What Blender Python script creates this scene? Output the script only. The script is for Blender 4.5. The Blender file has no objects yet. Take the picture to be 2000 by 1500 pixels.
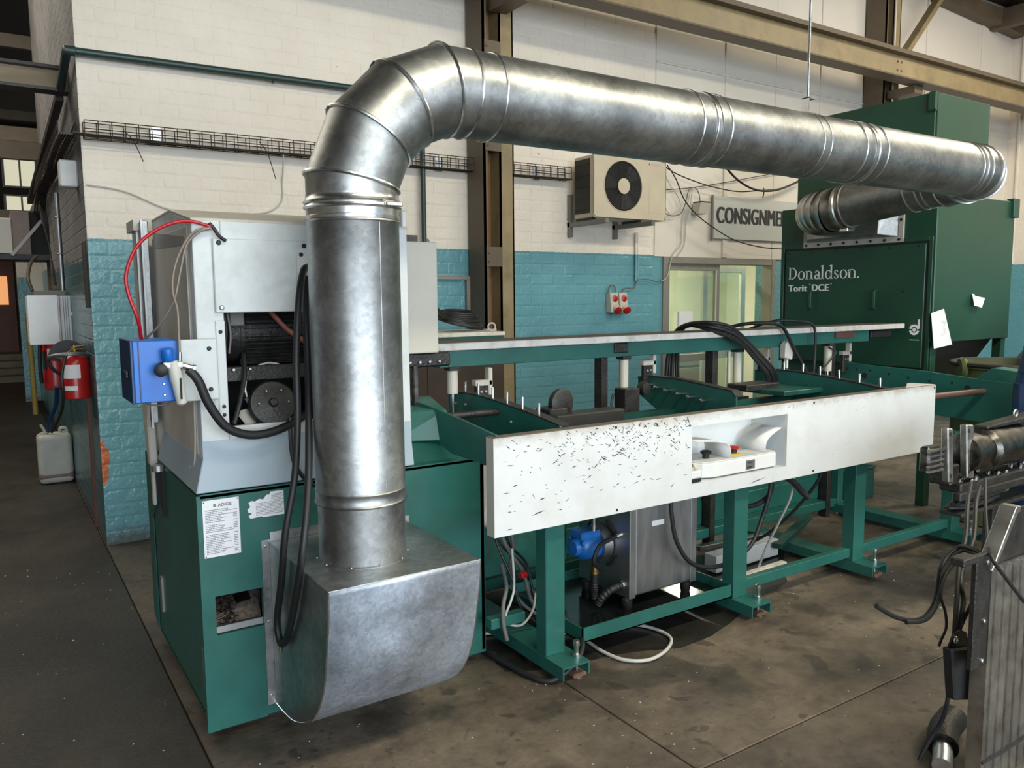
import bpy, bmesh, math, random
from mathutils import Vector, Matrix
random.seed(7)
S = bpy.context.scene
COL = S.collection
PI = math.pi

# ---------------------------------------------------------------- camera
cam_data = bpy.data.cameras.new('camera')
cam = bpy.data.objects.new('camera', cam_data)
COL.objects.link(cam)
cam_data.sensor_width = 36.0
cam_data.lens = 1553.5 / 2000 * 36.0
cam_data.clip_start = 0.05
cam_data.clip_end = 200
_yaw, _pitch, _roll = 0.578525, -0.107902, -0.009001
_f = Vector((math.sin(_yaw) * math.cos(_pitch), math.cos(_yaw) * math.cos(_pitch), math.sin(_pitch)))
_r = Vector((math.cos(_yaw), -math.sin(_yaw), 0))
_u = _r.cross(_f)
_r2 = math.cos(_roll) * _r + math.sin(_roll) * _u
_u2 = -math.sin(_roll) * _r + math.cos(_roll) * _u
_m = Matrix((( _r2.x, _u2.x, -_f.x, 0.0), (_r2.y, _u2.y, -_f.y, 0.0), (_r2.z, _u2.z, -_f.z, 1.6), (0, 0, 0, 1)))
cam.matrix_world = _m
S.camera = cam

# ---------------------------------------------------------------- world and light
world = bpy.data.worlds.new('sky')
S.world = world
world.use_nodes = True
_bg = world.node_tree.nodes['Background']
_bg.inputs['Color'].default_value = (0.72, 0.85, 1.0, 1)
_bg.inputs['Strength'].default_value = 0.75

def area(name, loc, target, sx, sy, power, color):
    d = bpy.data.lights.new(name, 'AREA')
    d.shape = 'RECTANGLE'; d.size = sx; d.size_y = sy; d.energy = power; d.color = color
    o = bpy.data.objects.new(name, d); COL.objects.link(o)
    o.location = loc
    o.rotation_euler = (Vector(target) - Vector(loc)).to_track_quat('-Z', 'Y').to_euler()
    return o
# the wide roller door behind the camera (cool daylight) and two roof lights (warm, dusty sheeting)
area('door_daylight', (0.6, -5.5, 2.2), (1.6, 3.0, 1.1), 9.0, 3.6, 700, (0.84, 0.93, 1.0))
area('roof_light_near', (4.0, -0.5, 5.25), (4.0, 0.6, 0), 7.0, 0.6, 340, (1.0, 0.92, 0.70))
area('passage_fill', (-1.6, 8.5, 5.2), (-1.2, 8.5, 0), 2.0, 7.0, 200, (1.0, 0.93, 0.80))  # unseen lamp added to brighten the passage
area('roof_light_far', (9.6, 2.2, 5.25), (9.8, 3.4, 0), 4.0, 1.0, 240, (1.0, 0.90, 0.72))

S.view_settings.view_transform = 'Standard'
S.view_settings.look = 'None'
S.view_settings.gamma = 1.0
S.view_settings.use_curve_mapping = False
S.view_settings.exposure = 0.0

# ---------------------------------------------------------------- materials
def srgb(r, g, b):
    def c(v):
        v /= 255.0
        return v / 12.92 if v <= 0.04045 else ((v + 0.055) / 1.055) ** 2.4
    return (c(r), c(g), c(b))

def pm(name, col, rough=0.5, metal=0.0, var=0.10, scale=6.0, bump=0.0, bscale=60.0, dirt=None, dirt_amt=0.5,
       dirt_scale=3.0, rvar=0.1, stretch=(1, 1, 1), spec=0.5, coat=0.0):
    m = bpy.data.materials.new(name); m.use_nodes = True
    nt = m.node_tree; N = nt.nodes; L = nt.links
    b = N['Principled BSDF']
    b.inputs['Roughness'].default_value = rough
    b.inputs['Metallic'].default_value = metal
    b.inputs['Specular IOR Level'].default_value = spec
    if coat: b.inputs['Coat Weight'].default_value = coat
    g = N.new('ShaderNodeNewGeometry')
    mp = N.new('ShaderNodeMapping'); mp.inputs['Scale'].default_value = stretch
    L.new(g.outputs['Position'], mp.inputs['Vector'])
    n = N.new('ShaderNodeTexNoise'); n.inputs['Scale'].default_value = scale; n.inputs['Detail'].default_value = 6
    n.inputs['Roughness'].default_value = 0.6
    L.new(mp.outputs[0], n.inputs['Vector'])
    r = N.new('ShaderNodeValToRGB')
    r.color_ramp.elements[0].position = 0.3; r.color_ramp.elements[1].position = 0.72
    lo = [max(0, c * (1 - var)) for c in col]; hi = [min(1, c * (1 + var)) for c in col]
    r.color_ramp.elements[0].color = (*lo, 1); r.color_ramp.elements[1].color = (*hi, 1)
    L.new(n.outputs['Fac'], r.inputs['Fac'])
    out = r.outputs['Color']
    if dirt:
        n2 = N.new('ShaderNodeTexNoise'); n2.inputs['Scale'].default_value = dirt_scale; n2.inputs['Detail'].default_value = 8
        n2.inputs['Roughness'].default_value = 0.7
        L.new(mp.outputs[0], n2.inputs['Vector'])
        rr = N.new('ShaderNodeMapRange'); rr.inputs['From Min'].default_value = 0.48; rr.inputs['From Max'].default_value = 0.75
        rr.inputs['To Max'].default_value = dirt_amt
        L.new(n2.outputs['Fac'], rr.inputs['Value'])
        mx = N.new('ShaderNodeMix'); mx.data_type = 'RGBA'
        L.new(rr.outputs[0], mx.inputs['Factor']); L.new(out, mx.inputs['A'])
        mx.inputs['B'].default_value = (*dirt, 1)
        out = mx.outputs['Result']
    L.new(out, b.inputs['Base Color'])
    if rvar:
        rm = N.new('ShaderNodeMapRange'); rm.inputs['To Min'].default_value = max(0.02, rough - rvar)
        rm.inputs['To Max'].default_value = min(1, rough + rvar)
        L.new(n.outputs['Fac'], rm.inputs['Value']); L.new(rm.outputs[0], b.inputs['Roughness'])
    if bump:
        n3 = N.new('ShaderNodeTexNoise'); n3.inputs['Scale'].default_value = bscale; n3.inputs['Detail'].default_value = 4
        L.new(mp.outputs[0], n3.inputs['Vector'])
        bp = N.new('ShaderNodeBump'); bp.inputs['Strength'].default_value = bump; bp.inputs['Distance'].default_value = 0.01
        L.new(n3.outputs['Fac'], bp.inputs['Height']); L.new(bp.outputs[0], b.inputs['Normal'])
    return m

def galv(name, col=(0.385, 0.395, 0.395), rough=0.43, spangle=48, cl=0.45):
    m = pm(name, col, rough, 1.0, var=0.30, scale=5, rvar=0.10)
    nt = m.node_tree; N = nt.nodes; L = nt.links; b = N['Principled BSDF']
    v = N.new('ShaderNodeTexVoronoi'); v.inputs['Scale'].default_value = spangle
    g = [x for x in N if x.type == 'MAPPING'][0]
    nz = N.new('ShaderNodeTexNoise'); nz.inputs['Scale'].default_value = 90; nz.inputs['Detail'].default_value = 3
    L.new(g.outputs[0], nz.inputs['Vector'])
    L.new(g.outputs[0], v.inputs['Vector'])
    old = b.inputs['Base Color'].links[0].from_socket
    mr = N.new('ShaderNodeMapRange'); mr.inputs['To Min'].default_value = 0.72; mr.inputs['To Max'].default_value = 1.2
    sep = N.new('ShaderNodeSeparateColor'); L.new(v.outputs['Color'], sep.inputs[0])
    ad = N.new('ShaderNodeMath'); ad.operation = 'MULTIPLY_ADD'; ad.inputs[1].default_value = cl
    L.new(sep.outputs[0], ad.inputs[0])
    ml = N.new('ShaderNodeMath'); ml.operation = 'MULTIPLY'; ml.inputs[1].default_value = 1 - cl
    L.new(nz.outputs['Fac'], ml.inputs[0]); L.new(ml.outputs[0], ad.inputs[2])
    L.new(ad.outputs[0], mr.inputs['Value'])
    mx = N.new('ShaderNodeMix'); mx.data_type = 'RGBA'; mx.blend_type = 'MULTIPLY'; mx.inputs['Factor'].default_value = 1
    L.new(old, mx.inputs['A']); L.new(mr.outputs[0], mx.inputs['B']); L.new(mx.outputs['Result'], b.inputs['Base Color'])
    return m

M = {}
M['galv'] = galv('galvanised_steel')
M['galv_hood'] = galv('galvanised_hood_daylit', (0.58, 0.64, 0.73), 0.60, 85)  # hood front only: cool daylight put into a paler, bluer steel
M['galv_ring'] = pm('duct_band_steel', (0.62, 0.63, 0.63), 0.3, 1.0, 0.15, 30)
M['flex'] = pm('ribbed_duct_steel', (0.40, 0.39, 0.37), 0.33, 1.0, 0.25, 12)
M['green'] = pm('machine_green_paint', (0.019, 0.116, 0.096), 0.38, 0, 0.14, 4, dirt=(0.02, 0.035, 0.03), dirt_amt=0.45, dirt_scale=2.2)
M['green_dirty'] = pm('grimy_green_paint', (0.012, 0.085, 0.068), 0.42, 0, 0.3, 5, dirt=(0.018, 0.017, 0.014), dirt_amt=0.9, dirt_scale=4)
M['coll'] = pm('collector_green_paint', (0.015, 0.066, 0.038), 0.4, 0, 0.10, 2, dirt=(0.03, 0.045, 0.035), dirt_amt=0.3)
M['coll_dk'] = pm('seal_and_shaded_hopper', (0.02, 0.022, 0.02), 0.6)
M['grey'] = pm('light_grey_enamel', (0.56, 0.59, 0.59), 0.42, 0, 0.08, 3, dirt=(0.36, 0.35, 0.32), dirt_amt=0.55, dirt_scale=5)
M['grey2'] = pm('blue_grey_enamel', (0.33, 0.40, 0.45), 0.42, 0, 0.10, 3, dirt=(0.26, 0.27, 0.27), dirt_amt=0.4, dirt_scale=6)
M['beige'] = pm('beige_grey_enamel', (0.50, 0.47, 0.41), 0.5, 0, 0.1, 3, dirt=(0.28, 0.25, 0.2), dirt_amt=0.5, dirt_scale=4)
M['cream'] = pm('cream_enamel', (0.52, 0.485, 0.41), 0.45, 0, 0.06, 4)
M['white'] = pm('white_enamel', (0.65, 0.66, 0.655), 0.42, 0, 0.05, 4, dirt=(0.50, 0.47, 0.40), dirt_amt=0.45, dirt_scale=5)
M['white_lam'] = pm('white_laminate_edge', (0.66, 0.63, 0.57), 0.5, 0, 0.12, 9, dirt=(0.30, 0.24, 0.18), dirt_amt=0.75, dirt_scale=14)
M['plastic'] = pm('white_plastic', (0.70, 0.70, 0.68), 0.45, 0, 0.05, 5)
M['black'] = pm('black_rubber', (0.012, 0.012, 0.013), 0.52, 0, 0.2, 20)
M['black_m'] = pm('black_grime_metal', (0.032, 0.030, 0.028), 0.45, 0.3, 0.5, 12, bump=0.3, bscale=90)
M['dark'] = pm('dark_interior', (0.012, 0.012, 0.012), 0.8)
M['tan'] = pm('tan_structural_paint', (0.26, 0.20, 0.105), 0.5, 0, 0.18, 3, dirt=(0.10, 0.07, 0.04), dirt_amt=0.6, dirt_scale=5)
M['tan_dk'] = pm('brown_flange_paint', (0.115, 0.085, 0.055), 0.55, 0, 0.2, 4)
M['rust'] = pm('rust_brown_primer', (0.22, 0.10, 0.03), 0.6, 0, 0.25, 5)
M['pipe'] = pm('dark_green_pipe', (0.018, 0.045, 0.042), 0.4, 0, 0.25, 20)
M['wire'] = pm('rusty_wire', (0.06, 0.042, 0.032), 0.55, 0.4, 0.4, 30)
M['cable_w'] = pm('white_cable', (0.50, 0.49, 0.45), 0.5)
M['cable_g'] = pm('grey_cable', (0.13, 0.125, 0.115), 0.5)
M['red'] = pm('red_enamel', (0.42, 0.012, 0.012), 0.3, 0, 0.1, 8)
M['redhose'] = pm('red_hose', (0.40, 0.008, 0.015), 0.35)
M['brownhose'] = pm('brown_hose', (0.22, 0.075, 0.05), 0.45)
M['clearhose'] = pm('smoky_tube', (0.20, 0.165, 0.135), 0.35)
M['blue'] = pm('blue_enamel', (0.006, 0.125, 0.50), 0.36, 0, 0.15, 8)
M['blue_dk'] = pm('navy_enamel', (0.006, 0.035, 0.10), 0.4)
M['blue_p'] = pm('pump_blue', (0.012, 0.13, 0.42), 0.38, 0, 0.2, 12)
M['steel'] = pm('stainless_sheet', (0.42, 0.42, 0.42), 0.45, 1.0, 0.15, 4, stretch=(6, 1, 1))
M['bright'] = pm('bright_steel', (0.62, 0.62, 0.62), 0.25, 1.0, 0.1, 20)
M['alu'] = pm('aluminium_profile', (0.58, 0.57, 0.54), 0.36, 1.0, 0.22, 10, dirt=(0.04, 0.035, 0.03), dirt_amt=0.6, dirt_scale=9)
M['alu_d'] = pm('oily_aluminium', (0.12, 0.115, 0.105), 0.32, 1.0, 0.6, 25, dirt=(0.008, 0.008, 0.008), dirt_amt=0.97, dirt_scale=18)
M['brass'] = pm('brass', (0.45, 0.30, 0.10), 0.35, 1.0)
M['paper'] = pm('paper', (0.74, 0.74, 0.76), 0.8, 0, 0.04, 8)
M['ink'] = pm('printed_ink', (0.025, 0.025, 0.03), 0.6)
M['ink_g'] = pm('grey_print', (0.22, 0.23, 0.25), 0.7)
M['yellow'] = pm('yellow_plastic', (0.62, 0.42, 0.02), 0.45)
M['brown'] = pm('brown_board', (0.045, 0.028, 0.018), 0.6, 0, 0.3, 3)
M['signb'] = pm('sign_board', (0.50, 0.52, 0.50), 0.35, 0, 0.04, 2)
M['glass'] = None
M['frame'] = pm('grey_aluminium_frame', (0.27, 0.26, 0.23), 0.45, 0.3, 0.1, 8)
M['door_white'] = pm('pale_door_frame', (0.62, 0.63, 0.60), 0.5)
M['office'] = pm('office_wall_paint', (0.70, 0.70, 0.55), 0.8, 0, 0.06, 4)
M['mortar'] = pm('slab_joint', (0.012, 0.011, 0.010), 0.9)
M['roof'] = pm('dusty_roof_sheet', (0.060, 0.046, 0.030), 0.7, 0, 0.3, 2)
M['olive'] = pm('olive_drum_paint', (0.10, 0.115, 0.05), 0.5, 0, 0.3, 5)
M['jerry'] = pm('translucent_plastic', (0.46, 0.45, 0.40), 0.5, 0, 0.12, 8)
M['liquid'] = pm('murky_liquid_band', (0.19, 0.125, 0.11), 0.45, 0, 0.15, 8)
M['chips'] = pm('metal_swarf', (0.075, 0.062, 0.052), 0.45, 0.8, 0.6, 60)
M['oil'] = pm('oily_black_tray', (0.006, 0.008, 0.008), 0.12, 0, 0.3, 10)
M['concrete_b'] = pm('weathered_timber', (0.26, 0.205, 0.13), 0.7, 0, 0.25, 3, stretch=(1, 1, 4))
M['doorbrown'] = pm('orange_brown_door', (0.14, 0.035, 0.012), 0.5)
M['pane_lit'] = None

def glass_mat():
    m = bpy.data.materials.new('window_glass'); m.use_nodes = True
    nt = m.node_tree; N = nt.nodes; L = nt.links
    for n in list(N):
        if n.type == 'BSDF_PRINCIPLED': N.remove(n)
    out = [n for n in N if n.type == 'OUTPUT_MATERIAL'][0]
    t = N.new('ShaderNodeBsdfTransparent'); t.inputs[0].default_value = (0.90, 0.94, 0.90, 1)
    g = N.new('ShaderNodeBsdfGlossy'); g.inputs['Roughness'].default_value = 0.03
    fr = N.new('ShaderNodeValue'); fr.outputs[0].default_value = 0.10
    mx = N.new('ShaderNodeMixShader')
    L.new(fr.outputs[0], mx.inputs[0]); L.new(t.outputs[0], mx.inputs[1]); L.new(g.outputs[0], mx.inputs[2])
    L.new(mx.outputs[0], out.inputs['Surface'])
    return m
M['glass'] = glass_mat()

def emit(name, col, s):
    m = bpy.data.materials.new(name); m.use_nodes = True
    b = m.node_tree.nodes['Principled BSDF']
    b.inputs['Base Color'].default_value = (*col, 1)
    b.inputs['Emission Color'].default_value = (*col, 1); b.inputs['Emission Strength'].default_value = s
    return m
M['pane_lit'] = emit('lit_window_pane', (0.80, 0.76, 0.56), 0.75)
M['lamp'] = emit('lamp_tube', (1.0, 0.97, 0.82), 6.0)
M['door_pane'] = emit('lit_door_pane', (0.95, 0.42, 0.16), 0.8)

def wall_mat(name, grey=False):
    """painted wall: off-white above the 2.0 m paint line, teal gloss below it"""
    m = bpy.data.materials.new(name); m.use_nodes = True
    nt = m.node_tree; N = nt.nodes; L = nt.links; b = N['Principled BSDF']
    g = N.new('ShaderNodeNewGeometry'); sp = N.new('ShaderNodeSeparateXYZ'); L.new(g.outputs['Position'], sp.inputs[0])
    n = N.new('ShaderNodeTexNoise'); n.inputs['Scale'].default_value = 2.2; n.inputs['Detail'].default_value = 7; n.inputs['Roughness'].default_value = 0.65
    L.new(g.outputs['Position'], n.inputs['Vector'])
    def ramp(a, c, p0=0.3, p1=0.75, src=n):
        r = N.new('ShaderNodeValToRGB'); r.color_ramp.elements[0].position = p0; r.color_ramp.elements[1].position = p1
        r.color_ramp.elements[0].color = (*a, 1); r.color_ramp.elements[1].color = (*c, 1)
        L.new(src.outputs['Fac'], r.inputs['Fac']); return r
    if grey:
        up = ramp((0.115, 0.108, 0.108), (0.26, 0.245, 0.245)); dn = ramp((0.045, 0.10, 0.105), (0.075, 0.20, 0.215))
    else:
        up = ramp((0.745, 0.675, 0.585), (0.82, 0.755, 0.67)); dn = ramp((0.115, 0.29, 0.335), (0.155, 0.365, 0.415))
    # ragged paint line
    n2 = N.new('ShaderNodeTexNoise'); n2.inputs['Scale'].default_value = 30; L.new(g.outputs['Position'], n2.inputs['Vector'])
    ma = N.new('ShaderNodeMath'); ma.operation = 'MULTIPLY_ADD'; ma.inputs[1].default_value = 0.5 if grey else 0.012
    L.new((n if grey else n2).outputs['Fac'], ma.inputs[0]); L.new(sp.outputs['Z'], ma.inputs[2])
    gt = N.new('ShaderNodeMath'); gt.operation = 'GREATER_THAN'; gt.inputs[1].default_value = 2.15 if grey else 2.004
    L.new(ma.outputs[0], gt.inputs[0])
    mx = N.new('ShaderNodeMix'); mx.data_type = 'RGBA'; L.new(gt.outputs[0], mx.inputs['Factor'])
    L.new(dn.outputs[0], mx.inputs['A']); L.new(up.outputs[0], mx.inputs['B'])
    # flaked patches near the outer corner: bare orange brick and a grimy foot
    n4 = N.new('ShaderNodeTexNoise'); n4.inputs['Scale'].default_value = 9; n4.inputs['Detail'].default_value = 8; n4.inputs['Roughness'].default_value = 0.75
    L.new(g.outputs['Position'], n4.inputs['Vector'])
    # corner flake: x below 0.62, z 0.35..0.75
    def rng(sock, a, bb):
        r = N.new('ShaderNodeMapRange'); r.inputs['From Min'].default_value = a; r.inputs['From Max'].default_value = bb
        L.new(sock, r.inputs['Value']); return r.outputs[0]
    fx = rng(sp.outputs['X'], 0.64, 0.55) if not grey else rng(sp.outputs['Y'], 5.80, 5.74); fz1 = rng(sp.outputs['Z'], 0.30, 0.48); fz2 = rng(sp.outputs['Z'], 0.82, 0.62)
    def mul(a, c):
        k = N.new('ShaderNodeMath'); k.operation = 'MULTIPLY'; L.new(a, k.inputs[0]); L.new(c, k.inputs[1]); return k.outputs[0]
    fl = mul(mul(mul(mul(fx, fz1), fz2), n4.outputs['Fac']), rng(sp.outputs['Y'], 5.84, 5.78))
    g2 = N.new('ShaderNodeMath'); g2.operation = 'GREATER_THAN'; g2.inputs[1].default_value = 0.27; L.new(fl, g2.inputs[0])
    m2 = N.new('ShaderNodeMix'); m2.data_type = 'RGBA'; L.new(g2.outputs[0], m2.inputs['Factor'])
    L.new(mx.outputs['Result'], m2.inputs['A']); m2.inputs['B'].default_value = (0.50, 0.13, 0.04, 1)
    ft = mul(rng(sp.outputs['Z'], 0.22, 0.0), n4.outputs['Fac'])
    g3 = N.new('ShaderNodeMapRange'); g3.inputs['From Min'].default_value = 0.22; g3.inputs['From Max'].default_value = 0.42; g3.inputs['To Max'].default_value = 0.85
    L.new(ft, g3.inputs['Value'])
    m3 = N.new('ShaderNodeMix'); m3.data_type = 'RGBA'; L.new(g3.outputs[0], m3.inputs['Factor'])
    L.new(m2.outputs['Result'], m3.inputs['A']); m3.inputs['B'].default_value = (0.10, 0.10, 0.10, 1)
    # rare chips
    v = N.new('ShaderNodeTexNoise'); v.inputs['Scale'].default_value = 13; v.inputs['Detail'].default_value = 2
    L.new(g.outputs['Position'], v.inputs['Vector'])
    g4 = N.new('ShaderNodeMath'); g4.operation = 'GREATER_THAN'; g4.inputs[1].default_value = 0.775; L.new(v.outputs['Fac'], g4.inputs[0])
    m4 = N.new('ShaderNodeMix'); m4.data_type = 'RGBA'; L.new(g4.outputs[0], m4.inputs['Factor'])
    L.new(m3.outputs['Result'], m4.inputs['A']); m4.inputs['B'].default_value = (0.30, 0.22, 0.17, 1)
    L.new(m4.outputs['Result'], b.inputs['Base Color'])
    rr = N.new('ShaderNodeMapRange'); rr.inputs['To Min'].default_value = 0.22; rr.inputs['To Max'].default_value = 0.62
    L.new(gt.outputs[0], rr.inputs['Value']); L.new(rr.outputs[0], b.inputs['Roughness'])
    n3 = N.new('ShaderNodeTexNoise'); n3.inputs['Scale'].default_value = 24; n3.inputs['Detail'].default_value = 5
    L.new(g.outputs['Position'], n3.inputs['Vector'])
    bp = N.new('ShaderNodeBump'); bp.inputs['Strength'].default_value = 0.6; bp.inputs['Distance'].default_value = 0.014
    if grey:
        cx = N.new('ShaderNodeCombineXYZ'); L.new(sp.outputs['Y'], cx.inputs[0]); L.new(sp.outputs['Z'], cx.inputs[1])
        bt = N.new('ShaderNodeTexBrick'); bt.inputs['Scale'].default_value = 1; bt.inputs['Brick Width'].default_value = 0.235
        bt.inputs['Row Height'].default_value = 0.09; bt.inputs['Mortar Size'].default_value = 0.008; bt.inputs['Mortar Smooth'].default_value = 0.6
        L.new(cx.outputs[0], bt.inputs['Vector'])
        ss = N.new('ShaderNodeMath'); ss.operation = 'MULTIPLY_ADD'; ss.inputs[1].default_value = -1.0
        L.new(bt.outputs['Fac'], ss.inputs[0]); L.new(n3.outputs['Fac'], ss.inputs[2]); L.new(ss.outputs[0], bp.inputs['Height'])
    else:
        L.new(n3.outputs['Fac'], bp.inputs['Height'])
    L.new(bp.outputs[0], b.inputs['Normal'])
    return m
M['wall'] = wall_mat('painted_brick')
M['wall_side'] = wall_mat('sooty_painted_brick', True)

def floor_mat(name='stained_concrete', col=(0.125, 0.098, 0.071), dk=0.85):
    m = pm(name, col, 0.55, 0, 0.45, 1.3, bump=0.22, bscale=35, dirt=(0.018, 0.016, 0.014), dirt_amt=dk, dirt_scale=1.5, rvar=0.16)
    nt = m.node_tree; N = nt.nodes; L = nt.links; b = N['Principled BSDF']
    old = b.inputs['Base Color'].links[0].from_socket
    g = [x for x in N if x.type == 'MAPPING'][0]
    # pale grit and fine mottling
    n = N.new('ShaderNodeTexNoise'); n.inputs['Scale'].default_value = 9; n.inputs['Detail'].default_value = 8; n.inputs['Roughness'].default_value = 0.75
    L.new(g.outputs[0], n.inputs['Vector'])
    mr = N.new('ShaderNodeMapRange'); mr.inputs['From Min'].default_value = 0.3; mr.inputs['From Max'].default_value = 0.7
    mr.inputs['To Min'].default_value = 0.6; mr.inputs['To Max'].default_value = 1.35
    L.new(n.outputs['Fac'], mr.inputs['Value'])
    mx = N.new('ShaderNodeMix'); mx.data_type = 'RGBA'; mx.blend_type = 'MULTIPLY'; mx.inputs['Factor'].default_value = 1
    L.new(old, mx.inputs['A']); L.new(mr.outputs[0], mx.inputs['B'])
    # hard-edged oil blotches and a scatter of drips
    for sc_, lo_, hi_, amt in ((2.3, 0.56, 0.62, 0.55), (7.0, 0.63, 0.67, 0.6), (26.0, 0.66, 0.70, 0.55)):
        nb = N.new('ShaderNodeTexNoise'); nb.inputs['Scale'].default_value = sc_; nb.inputs['Detail'].default_value = 3; nb.inputs['Distortion'].default_value = 0.4
        L.new(g.outputs[0], nb.inputs['Vector'])
        mb = N.new('ShaderNodeMapRange'); mb.inputs['From Min'].default_value = lo_; mb.inputs['From Max'].default_value = hi_; mb.inputs['To Max'].default_value = amt
        L.new(nb.outputs['Fac'], mb.inputs['Value'])
        mk = N.new('ShaderNodeMix'); mk.data_type = 'RGBA'; L.new(mb.outputs[0], mk.inputs['Factor']); L.new(mx.outputs['Result'], mk.inputs['A'])
        mk.inputs['B'].default_value = (0.024, 0.020, 0.016, 1); mx = mk
    v = N.new('ShaderNodeTexVoronoi'); v.inputs['Scale'].default_value = 14; L.new(g.outputs[0], v.inputs['Vector'])
    lt = N.new('ShaderNodeMath'); lt.operation = 'LESS_THAN'; lt.inputs[1].default_value = 0.06; L.new(v.outputs['Distance'], lt.inputs[0])
    sc = N.new('ShaderNodeSeparateColor'); L.new(v.outputs['Color'], sc.inputs[0])
    g2 = N.new('ShaderNodeMath'); g2.operation = 'GREATER_THAN'; g2.inputs[1].default_value = 0.90; L.new(sc.outputs[0], g2.inputs[0])
    k = N.new('ShaderNodeMath'); k.operation = 'MULTIPLY'; L.new(lt.outputs[0], k.inputs[0]); L.new(g2.outputs[0], k.inputs[1])
    m2 = N.new('ShaderNodeMix'); m2.data_type = 'RGBA'; L.new(k.outputs[0], m2.inputs['Factor']); L.new(mx.outputs['Result'], m2.inputs['A'])
    m2.inputs['B'].default_value = (0.30, 0.28, 0.25, 1)
    L.new(m2.outputs['Result'], b.inputs['Base Color'])
    return m
M['floor'] = floor_mat()
M['floor_near'] = floor_mat('dimmed_near_concrete', (0.096, 0.076, 0.056), 0.88)  # near slabs: oil staining plus weaker light put into a darker colour
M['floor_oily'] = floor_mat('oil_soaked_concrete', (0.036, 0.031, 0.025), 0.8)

# ---------------------------------------------------------------- mesh builder
WL = {}          # object name -> world location (for parenting)

def tag(o, label=None, cat=None, group=None, kind=None):
    if label: o['label'] = label
    if cat: o['category'] = cat
    if group: o['group'] = group
    if kind: o['kind'] = kind
    return o

def thing(name, label, cat, loc=(0, 0, 0), group=None):
    o = bpy.data.objects.new(name, None); COL.objects.link(o)
    o.empty_display_size = 0.1
    o.location = loc
    WL[o.name] = Vector(loc)
    return tag(o, label, cat, group)

def spline(pts, n=8):
    P = [Vector(p) for p in pts]
    if len(P) < 3: return P
    out = []
    Q = [P[0] * 2 - P[1]] + P + [P[-1] * 2 - P[-2]]
    for i in range(1, len(Q) - 2):
        a, b, c, d = Q[i - 1], Q[i], Q[i + 1], Q[i + 2]
        for k in range(n):
            t = k / n
            out.append(0.5 * ((2 * b) + (c - a) * t + (2 * a - 5 * b + 4 * c - d) * t * t + (3 * b - a - 3 * c + d) * t ** 3))
    out.append(P[-1])
    return out

def frame_of(d):
    d = d.normalized()
    a = Vector((0, 0, 1)) if abs(d.z) < 0.9 else Vector((1, 0, 0))
    u = d.cross(a).normalized(); return u, d.cross(u).normalized()

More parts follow.
